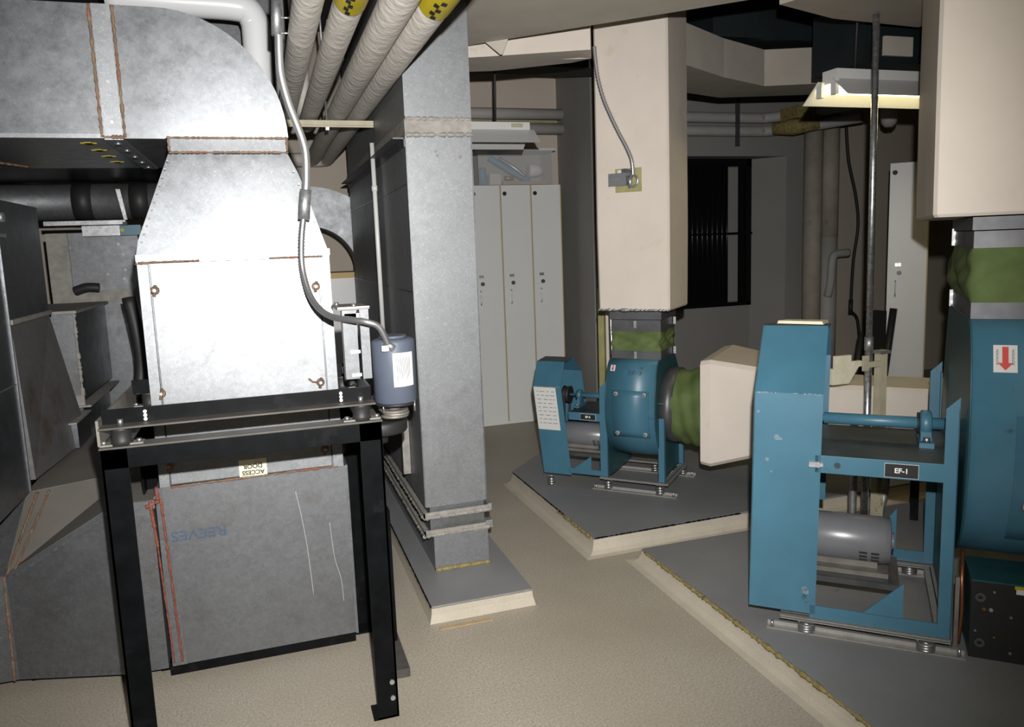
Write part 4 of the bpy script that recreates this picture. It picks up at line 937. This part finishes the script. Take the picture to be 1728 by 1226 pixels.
    w = MB(); w.box(n0+.001, -.0036, nz0+.001, n1-.001, -.003, nz1-.001); B(w, 'plate_face', 'inkblack', npl)
    text(P['txt'], (nz1-nz0)*.50, 'white', 'lettering', npl, ((n0+n1)/2, -.0042, (nz0+nz1)/2-H), (1, 0, 0), (0, 0, 1), local=True, bold=.0006)
    # motor, seen under the deck
    m0, m1, mr = P['m0'], P['m1'], P['mr']
    w = MB(); w.tube([(m0, vm, zm), (m0+.01, vm, zm), (m1-.03*k, vm, zm), (m1-.028*k, vm, zm), (m1-.004, vm, zm), (m1, vm, zm)], mr, 36, radii=[mr*.9, mr, mr, mr*.985, mr*.985, mr*.8]); mt_ = B(w, 'motor', 'motorgrey')
    w = MB()
    for a in (-.62, -.28):
        for q in range(4):
            zz = zm-mr*.28-.018*k*q; yy = vm-sqrt(max(0, mr*mr-(zz-zm)**2))-.0012
            w.box(m1-.12*k if a < -.5 else m1-.075*k, yy-.001, zz-.004*k, m1-.09*k if a < -.5 else m1-.045*k, yy+.006, zz+.004*k)
    B(w, 'vent_slot', 'inkblack', mt_)
    w = MB(); w.tube([(m1, vm, zm), (m1+.012*k, vm, zm)], mr*.35, 16); B(w, 'end_boss', 'motorgrey', mt_)
    w = MB(); w.box(m0, vm-mr*1.1, zm-mr*1.25, m1-.01, vm+mr*1.1, zm-mr*1.05).box(m0+.03, vm-mr*.6, zm-mr*1.06, m1-.05, vm+mr*.6, zm-mr*.8); B(w, 'motor_foot', 'brownsteel', mt_)
    w = MB(); w.box(m0-.02, vm-mr*1.5, zm-mr*1.55, m1+.03, vm-mr*1.45, zm-mr*1.27).box(m0-.02, vm-mr*1.5, zm-mr*1.30, m1+.03, vm+mr*1.5, zm-mr*1.26); B(w, 'motor_base', 'collar')
    w = MB(); w.box(m0+.0, vm+mr*1.2, zb+.01, m1+.02, vm+mr*1.26, zd-.1); B(w, 'motor_box', 'teal') if False else w.bm.free()
    # inlet collar on the right
    if P.get('inlet'):
        cz2, cv2, rc = cz, cv+.03, P['rc']
        w = MB(); w.ring((sx1+.006, cv2, cz2), (sx1+.085, cv2, cz2), rc, rc-.01, 40); B(w, 'inlet_collar', 'collar')
    # aluminium base rails and springs
    zr = zb-.003
    bu0, bu1 = P['bu0'], P['bu1']
    def chan(x0, y0, x1, y1, z0, z1, nm):
        w = MB(); w.box(x0, y0, z0, x1, y1, z0+.004).box(x0, y0, z1-.004, x1, y1, z1)
        if x1-x0 > y1-y0: w.box(x0, (y0+y1)/2, z0, x1, (y0+y1)/2+.004, z1)
        else: w.box((x0+x1)/2, y0, z0, (x0+x1)/2+.004, y1, z1)
        return B(w, nm, 'alum')
    rt_ = .013*sqrt(k)
    chan(bu0, -.012, bu1, .035, zr-rt_, zr, 'base_rail'); chan(bu0, D-.035, bu1, D+.012, zr-rt_, zr, 'base_rail')
    chan(bu1-.045, .036, bu1, D-.036, zr-rt_, zr, 'base_rail')
    for y in (.0, D+.0):
        w = MB(); w.box(bu0-.05, y-.012, H+.001, bu1+.05, y+.04, H+.006).box(bu0-.05, y+.02, H+.006, bu1+.05, y+.026, H+.022); B(w, 'foot_rail', 'alum')
        w = MB(); w.cyl((bu1+.03, y, H+.006), (bu1+.03, y, H+.035), .006, 8).cyl((bu0-.03, y, H+.006), (bu0-.03, y, H+.03), .006, 8); B(w, 'anchor_bolt', 'zinc')
    for (x, y) in P['springs']:
        w = MB(); spring(w, x, y, H+.008, zr-rt_, .028*sqrt(k), 3.5, .005); B(w, 'spring', 'zinc')
    # discharge neck: lower flange, canvas, upper flange
    zt = P['zt']
    def neck(z0, z1, mat, nm, grow=0, bulge=0):
        w = MB(); rows = 10 if bulge else 1; rings = []
        x0, x1, y0, y1 = sx0-.0-grow, P['nx1']+grow, nf-grow, nb+grow
        per = 14 if bulge else 1
        for r in range(rows+1):
            t_ = r/rows; ring = []
            corners = [(x0, y0), (x1, y0), (x1, y1), (x0, y1)]
            for c in range(4):
                a, b_ = Vector(corners[c]), Vector(corners[(c+1) % 4]); d = b_-a; nn = Vector((d.y, -d.x)).normalized()
                for q in range(per):
                    s_ = q/per; p = a+d*s_
                    if bulge:
                        off = -bulge*sin(pi*t_)*(.35+.65*sin(pi*s_))*.6 + .010*sin(pi*t_)*sin(9*s_+6*t_+c*2)*1.0 + .007*sin(pi*t_)*sin(23*s_-11*t_+c)
                        if c == 3: off += bulge*.9*sin(pi*t_)
                        p = p+nn*off
                    ring.append(w.V((p.x, p.y, z0+(z1-z0)*t_)))
            rings.append(ring)
        for a, b_ in zip(rings, rings[1:]):
            for i in range(len(a)): w.face([a[i], a[(i+1) % len(a)], b_[(i+1) % len(a)], b_[i]], bool(bulge))
        if not bulge: w.face(rings[0][::-1]); w.face(rings[-1])
        return w
    z0, z1, z2, z3 = znt, P['zn1'], P['zn2'], zt
    lf = B(neck(z0, z1, '', ''), 'lower_flange', 'collar')
    cvs = B(neck(z1, z2, '', '', -.002, .030*sqrt(k)), 'canvas_connector', 'green')
    B(neck(z2, (z2+z3)/2+.005, '', ''), 'upper_flange', 'collar'); B(neck((z2+z3)/2+.009, z3, '', '', .006), 'upper_flange', 'collar')
    for z_ in ((z0+z1)/2, (z2*2+z3)/3):
        for (x_b, y_b) in ((sx0-.012, nb-.03), (P['nx1']+.005, nb-.03)):
            w = MB(); w.box(x_b-.0, y_b-.02, z_-.035*k, x_b+.025*k, y_b-.015, z_+.035*k); cl_ = B(w, 'flange_clip', 'galv_strut')
            w = MB(); w.cyl((x_b+.012*k, y_b-.026, z_-.017*k), (x_b+.012*k, y_b-.02, z_-.017*k), .007*k, 8).cyl((x_b+.012*k, y_b-.026, z_+.017*k), (x_b+.012*k, y_b-.02, z_+.017*k), .007*k, 8); B(w, 'clip_bolt', 'zinc', cl_)
        if P.get('frontclip'):
            w = MB(); x_b = (sx0+P['nx1'])/2; w.box(x_b-.008, nf-.010, z_-.022, x_b+.008, nf-.006, z_+.022); B(w, 'flange_clip', 'galv_strut')
    return root, B

EF1 = dict(k=1.0, H=PT1, zb=.145, D=.72, Dd=.54, zd=.807, dt=.066, pw=.045, zp=1.06, zp2=.78, s0=.022, s1=.62, zpl=.80, zpr=.55,
           g0=-.722, g1=-.470, lean=.018, prof=[(0, .160), (0, 1.048), (.25, 1.283), (.50, 1.268), (.70, 1.10), (.71, .40)],
           gu=-.30, gv=-.160, gz=.336, vs=.33, zs=.885, sr=.024, zm=.375, vm=.33, pb0=-.715, bearings=(-.085, -.50),
           cv=.33, cz=.885, rf=.43, rb=.50, zbm=.405, nf=.05, nb=.70, znt=1.335, zn1=1.392, zn2=1.583, zt=1.690, nx1=.60,
           door=(.55, 1.02, .155, .50), knobs=((.215, .985), (.205, .70)), arrow=(.118, 1.21, .070, .095), plate=(-.238, -.125, .747, .800), txt='EF-1',
           m0=-.60, m1=-.195, mr=.098, bu0=-.60, bu1=.0, springs=((-.50, -.004), (-.08, -.004), (-.10, .71), (-.5, .71)),
           chips=((-.62, .87, .012), (-.605, .865, .006), (-.655, .78, .008), (-.64, .73, .004), (-.51, .262, .011), (-.505, .25, .012), (-.69, .97, .006)))
fan1, B1 = fan(EF1, 42.5, 2.325, 2.044, 'x')
fan1['label'] = 'large blue centrifugal fan at the right carrying the EF-1 plate'
EF3 = dict(k=.65, H=PT, pk=.5, zb=.178, D=.46, Dd=.36, zd=.580, dt=.048, pw=.052, zp=.80, zp2=.675, s0=.020, s1=.325, zpl=.45, zpr=.48,
           g0=-.452, g1=-.254, lean=-.105, prof=[(0, .163), (0, .740), (.11, .888), (.25, .900), (.38, .790), (.39, .34)],
           gu=-.235, gv=-.115, gz=.30, vs=.20, zs=.655, sr=.017, zm=.40, vm=.17, pb0=-.44, bearings=(-.262,),
           cv=.20, cz=.625, rf=.275, rb=.33, zbm=.300, nf=.045, nb=.36, znt=.935, zn1=.985, zn2=1.105, zt=1.235, nx1=.335,
           door=(.46, .755, .055, .29), knobs=((.085, .735), (.262, .735), (.085, .485), (.262, .485)), arrow=(.052, .885, .030, .040), plate=(-.182, -.078, .538, .577), txt='EF-3',
           m0=-.42, m1=-.062, mr=.078, bu0=-.055, bu1=.387, springs=((.0, -.004), (.335, -.004), (.17, .45), (.36, .45), (-.37, -.06)), inlet=True, rc=.235, frontclip=True)
fan3, B3 = fan(EF3, 45, 1.989, 4.288, 'smaller blue centrifugal fan with EF-3 plate and white paper on its guard')
# paper sheet on the belt guard
w = MB(); gxl = lambda x, z: x-.105*(z-.178)
pz0, pz1 = .455, .735
w.hexa([(gxl(-.448, pz0), -.0015, pz0), (gxl(-.292, pz0), -.0015, pz0), (gxl(-.292, pz1), -.0015, pz1), (gxl(-.448, pz1), -.0015, pz1)], [(gxl(-.448, pz0), -.0028, pz0), (gxl(-.292, pz0), -.0028, pz0), (gxl(-.292, pz1), -.0028, pz1), (gxl(-.448, pz1), -.0028, pz1)])
sheet = B3(w, 'paper_sheet', 'paper')
for r_ in range(9):
    z = pz1-.028-.026*r_; x = -.43
    while x < -.31:
        l_ = random.uniform(.012, .035); w = MB(); w.box(gxl(x, z), -.0034, z-.002, gxl(min(x+l_, -.305), z), -.0028, z+.002); B3(w, 'printed_line', 'ink', sheet); x += l_+random.uniform(.008, .02)
text('EF-3', .035, 'inkfaint', 'stencil', fan3, (.20, -.048, .862-PT), (1, 0, 0), (0, .20, .98), local=True, sx=1.4)
w = MB(); w.box(-.50, -.012, .765, -.462, 0, .785).box(-.462, -.010, .768, -.45, .01, .782); B1(w, 'guard_latch', 'galv_strut')
w = MB(); w.cyl((-.40, -.003, .775), (-.40, 0, .775), .012, 10); B1(w, 'rail_hole', 'deck')
# booklet on the big guard's top
w = MB(); w.hexa([(-.655, .33, 1.283), (-.47, .28, 1.285), (-.455, .42, 1.279), (-.63, .46, 1.277)], [(-.65, .335, 1.295), (-.475, .285, 1.297), (-.46, .42, 1.291), (-.628, .455, 1.289)])
w.bm.transform(Matrix.Translation((0, 0, -PT1))); bk = w.build('booklet', 'ylabel', None)
bk.matrix_basis = fan1.matrix_basis.copy(); tag(bk, 'folded cream booklet lying on top of the large blue belt guard', 'booklet')

# inlet flexible sleeve and wrapped plenum on the right of the smaller fan
R3 = Matrix.Translation((1.989, 4.288, 0)) @ Matrix.Rotation(-radians(45), 4, 'Z')
def L3(mb): mb.bm.transform(R3); return mb
w = MB(); rows = 16; rings = []; sg = 44; x0, x1 = .385, .60
for r in range(rows+1):
    t_ = r/rows; ring = []
    for q in range(sg):
        a = 2*pi*q/sg; rr = .233*(1-t_)+.262*t_ - .028*sin(pi*t_)*(.6+.4*sin(a+1)) + .007*sin(pi*t_)*sin(7*a+5*t_) + .006*sin(pi*t_)*sin(3*a-16*t_)
        ring.append(w.V((x0+(x1-x0)*t_, .23+rr*cos(a), .625+rr*sin(a)*1.0)))
    rings.append(ring)
for a, b in zip(rings, rings[1:]):
    for i in range(sg): w.face([a[i], a[(i+1) % sg], b[(i+1) % sg], b[i]], True)
tag(L3(w).build('canvas_sleeve', 'green'), 'green canvas sleeve joining the smaller fan inlet to the cream plenum', 'flexible connector')
pn = thing('wrapped_plenum', 'cream wrapped plenum tapering right from the green sleeve and running behind the large fan', 'duct', tuple(R3 @ Vector((1.0, .2, .6))))
st_ = [(.605, -.10, .60, .345, .955), (.66, -.10, .60, .335, .965), (1.02, -.02, .52, .43, .905), (1.34, .06, .46, .47, .825), (2.2, .06, .46, .47, .82)]
w = MB(); rings = []
for (x, y0, y1, z0, z1) in st_:
    c = .022; ring = [w.V((x, p, q)) for p, q in ((y0, z0+c), (y0, z1-c), (y0+c, z1), (y1-c, z1), (y1, z1-c), (y1, z0+c), (y1-c, z0), (y0+c, z0))]; rings.append(ring)
for a, b in zip(rings, rings[1:]):
    for i in range(8): w.face([a[i], a[(i+1) % 8], b[(i+1) % 8], b[i]])
w.face(rings[0][::-1]); w.face(rings[-1])
L3(w).build('insulation', 'cream', pn)
w = MB(); w.ring((.588, .23, .625), (.606, .23, .625), .266, .24, 44); L3(w).build('collar', 'galv_old', pn)
w = MB()
for x in (.9, 1.7, 2.1): w.box(x, .1, PT, x+.04, .14, .48).box(x, .38, PT, x+.04, .42, .48)
L3(w).build('support_leg', 'black', pn)

# risers
def riser(label, x0, x1, y0, y1, z0, z1, mtx, name='wrapped_riser', neckfill=None):
    root = thing(name, label, 'duct', tuple(mtx @ Vector(((x0+x1)/2, (y0+y1)/2, z0))))
    w = MB(); c = .012; rings = []
    for z, s_ in ((z0+.002, -.006), (z0+.012, 0), (z0+.5, .004), (z1-.3, .001), (z1, 0)):
        a0_, a1_, b0_, b1_ = x0-s_, x1+s_, y0-s_, y1+s_
        rings.append([w.V((p, q, z)) for p, q in ((a0_+c, b0_), (a1_-c, b0_), (a1_, b0_+c), (a1_, b1_-c), (a1_-c, b1_), (a0_+c, b1_), (a0_, b1_-c), (a0_, b0_+c))])
    for a, b in zip(rings, rings[1:]):
        for i in range(8): w.face([a[i], a[(i+1) % 8], b[(i+1) % 8], b[i]])
    w.face(rings[0][::-1]); w.face(rings[-1]); w.bm.transform(mtx)
    w.build('insulation', 'cream', root)
    return root
rs3 = riser('cream wrapped riser duct rising from the smaller blue fan, with the small control box', -.025, .415, -.045, .385, 1.238, 3.5, R3)
w = MB(); blob_line(w, (-.025, -.045, 1.245), (.41, -.045, 1.243), .008, 0, 60, None, .7); L3(w).build('torn_edge', 'galv_strut', rs3)
R1 = Matrix.Translation((2.325, 2.044, 0)) @ Matrix.Rotation(-radians(42.5), 4, 'Z')
rs1 = riser('large cream wrapped riser duct above the big fan at the right edge', -.112, .72, -.03, .92, 1.692, 3.5, R1)
w = MB(); w.box(.252, -.036, 2.10, .42, -.030, 2.30); w.bm.transform(R1); pt_ = w.build('access_plate', 'limestrut', rs1)
w = MB(); w.box(.262, -.044, 2.262, .29, -.036, 2.280).cyl((.262, -.036, 2.195), (.262, -.044, 2.195), .008, 8); w.bm.transform(R1); w.build('plate_fastener', 'zinc', pt_)

# control box with flexible conduit on the middle riser
cb = thing('control_box', 'small grey control switch box on the middle cream riser', 'control box', tuple(R3 @ Vector((.16, -.06, 2.0))))
L3(MB().box(.098, -.052, 1.938, .258, -.0455, 2.075)).build('backplate', 'limestrut', cb)
L3(MB().box(.078, -.115, 1.975, .185, -.052, 2.045)).build('box_body', 'motorgrey', cb)
w = MB(); w.tube([(.165, -.052, 2.03), (.165, -.085, 2.03)], .042, 24); L3(w).build('round_housing', 'collar', cb)
L3(MB().box(.125, -.0875, 2.045, .148, -.086, 2.064)).build('small_label', 'paper', cb)
L3(MB().box(.100, -.116, 2.005, .145, -.115, 2.017)).build('nameplate', 'zinc', cb)
w = MB(); w.tube(smooth_path([(.222, -.08, 2.035), (.245, -.085, 2.01), (.240, -.085, 1.98), (.215, -.08, 1.965)], 5), .008, 8).cyl((.20, -.085, 1.96), (.20, -.085, 2.03), .013, 12); L3(w).build('wire_loop', 'flexsteel', cb)
w = MB(); pth = smooth_path([(-.012, -.062, 2.78), (-.005, -.064, 2.70), (.008, -.066, 2.60), (.040, -.068, 2.48), (.082, -.070, 2.38), (.130, -.072, 2.28), (.178, -.075, 2.19), (.210, -.08, 2.11), (.217, -.082, 2.03)], 12)
w.tube(pth, .013, 10, radii=[.0105+.0036*(i % 2) for i in range(len(pth))])
tag(L3(w).build('flexible_conduit', 'flexsteel'), 'grey flexible steel conduit curving down the middle cream riser to the control box', 'conduit')
small('wall_scuff', 'x', 'x', MB().box(0, 0, -.5, .01, .01, -.49), 'dark') if False else None

# olive strut and flexible conduit at the riser's left foot
w = MB(); w.box(-.312, .70, PT, -.268, .74, 1.33); L3(w)
tag(w.build('olive_strut', 'limestrut'), 'olive channel strut standing at the left of the smaller fan riser', 'post')
w = MB(); w.box(-.225, .62, PT, -.205, .64, 1.17); L3(w); tag(w.build('cream_strip', 'cream'), 'thin cream upright strip left of the green canvas neck of the smaller fan', 'strip')
w = MB(); pth = smooth_path([(-.002, .10, 1.236), (.004, .09, 1.1), (.012, .08, .95)], 16); w.tube(pth, .009, 10, radii=[.008+.0015*(i % 2) for i in range(len(pth))])
tag(L3(w).build('flexible_conduit', 'flexsteel'), 'thin steel flexible conduit beside the green canvas neck of the smaller fan', 'conduit')

# ------------------------------------------------------------------ wrapped ducts under the ceiling
def wrapped(name, label, pts_front, depth, z0, z1, mat='wrapgrey'):
    """pts_front: plan polyline of the front face (left to right); the duct extends back by depth"""
    root = thing(name, label, 'duct', (pts_front[0][0], pts_front[0][1], z0))
    w = MB(); P_ = [Vector(p) for p in pts_front]; n_ = len(P_); back = []
    for i in range(n_):
        d = (P_[min(i+1, n_-1)]-P_[max(i-1, 0)]).normalized(); back.append(P_[i]+Vector((-d.y, d.x))*(depth[i] if isinstance(depth, (list, tuple)) else depth))
    lo = [w.V((p.x, p.y, z0+.0)) for p in P_]; lb = [w.V((p.x, p.y, z0+.012)) for p in back]
    hi = [w.V((p.x, p.y, z1)) for p in P_]; hb_ = [w.V((p.x, p.y, z1)) for p in back]
    for i in range(n_-1):
        w.face([lo[i], lo[i+1], hi[i+1], hi[i]]); w.face([lo[i], lo[i+1], lb[i+1], lb[i]]); w.face([lb[i], lb[i+1], hb_[i+1], hb_[i]]); w.face([hi[i], hi[i+1], hb_[i+1], hb_[i]])
    for i in (0, n_-1): w.face([lo[i], hi[i], hb_[i], lb[i]])
    w.build('insulation', mat, root); return root
wrapped('wrapped_duct', 'cream wrapped horizontal duct joining the middle riser from the left under the ceiling', [(.99, 4.46), (1.30, 4.34), (1.50, 4.29), (1.90, 4.02)][:2]+[(1.84, 4.09), (1.93, 4.28)], [.40, .42, .36, .3], 2.72, 3.2, 'cream')
wrapped('wrapped_duct', 'grey wrapped duct bending behind the right side of the middle riser under the ceiling', [(2.45, 4.25), (3.05, 4.62), (3.53, 4.84), (3.9, 4.70), (4.6, 4.35)], [.5, .52, .50, .5, .5], 2.72, 2.97, 'wrapbrown')
wrapped('wrapped_duct', 'wrapped duct underside near the ceiling left of the right-hand riser', [(2.62, 2.62), (3.0, 2.75), (3.55, 2.85)], [.62, .62, .56], 2.72, 3.2, 'wrapbrown')
upper = MB(); upper.prism([(1.0, 3.25), (2.30, 2.95), (2.40, 3.15), (2.006, 3.518), (1.723, 3.775), (1.198, 4.264), (1.0, 4.42)], 'z', 2.76, 3.25)
ur = thing('ceiling_wrapped_duct', 'grey-brown wrapped duct underside at the top centre in front of the cream one', 'duct', (1.5, 3.8, 2.86)); upper.build('insulation', 'wrapgrey', ur)
MB().hexa([(1.26, 4.19, 2.758), (1.36, 4.10, 2.758), (1.362, 4.105, 2.758), (1.262, 4.195, 2.758)], [(1.325, 4.14, 2.685), (1.335, 4.13, 2.685), (1.337, 4.135, 2.685), (1.327, 4.145, 2.685)]).build('loose_flap', 'wrapgrey', ur)
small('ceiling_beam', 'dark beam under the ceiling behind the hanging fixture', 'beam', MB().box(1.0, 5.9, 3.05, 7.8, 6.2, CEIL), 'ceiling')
w = MB(); w.box(3.05, 4.75, 3.02, 3.95, 5.3, 3.4)
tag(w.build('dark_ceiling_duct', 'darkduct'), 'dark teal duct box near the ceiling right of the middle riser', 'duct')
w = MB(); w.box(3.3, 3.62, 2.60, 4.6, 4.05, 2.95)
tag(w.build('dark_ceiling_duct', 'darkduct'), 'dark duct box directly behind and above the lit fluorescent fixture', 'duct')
# black control box beside the big fan
bx = thing('black_control_box', 'black fronted electrical box with teal top on the pad at the lower right corner', 'box', (2.5, 2.0, PT1))
R1b = R1
def L1(mb): mb.bm.transform(R1); return mb
zt_ = .375
L1(MB().box(.062, .025, PT1+.001, .50, .030, zt_)).build('black_face', 'dark', bx)
L1(MB().box(.062, .030, PT1+.001, .50, .25, zt_)).build('case', 'teal', bx)
L1(MB().box(.060, .020, zt_, .50, .25, zt_+.006)).build('lid', 'teal', bx)
for (px, py, r_, mt_) in ((1654, 1006, .017, 'collar'), (1652, 1082, .017, 'collar'), (1660, 1026, .006, 'brass'), (1672, 1028, .007, 'galv_strut'), (1706, 1041, .005, 'zinc'), (1645, 1062, .004, 'zinc'), (1677, 1074, .004, 'brass'), (1704, 1101, .005, 'zinc'), (1678, 998, .004, 'galv_strut')):
    r = ray(px, py); Mi = R1.inverted(); o_ = Mi @ CAM; d_ = Mi.to_3x3() @ r; t_ = (.025-o_.y)/d_.y; p = o_+d_*t_
    w = MB(); w.ring((p.x, .016, p.z), (p.x, .025, p.z), r_, r_*.45, 14) if r_ > .01 else w.cyl((p.x, .018, p.z), (p.x, .025, p.z), r_, 10); L1(w).build('knob' if r_ > .01 else 'screw', mt_, bx)
L1(MB().box(.195, .017, zt_-.012, .30, .0195, zt_+.0)).build('warning_strip', 'yellow', bx); L1(MB().box(.20, .017, zt_-.030, .30, .0195, zt_-.012)).build('warning_label', 'paper', bx)
w = MB(); pth = smooth_path([(.035, .10, PT1+.01), (.042, .09, .22), (.04, .11, .35), (.05, .2, .42)], 6); w.tube(pth, .008, 8)
tag(L1(w).build('copper_cable', 'copper'), 'copper coloured cable between the large fan frame and the black box', 'cable')
w = MB(); w.box(.012, .06, PT1, .034, .10, PT1+.012); w.box(.016, .07, PT1+.012, .030, .09, .36)
tag(L1(w).build('wood_stick', 'brownsteel'), 'short brown stick upright beside the black electrical box', 'stick')
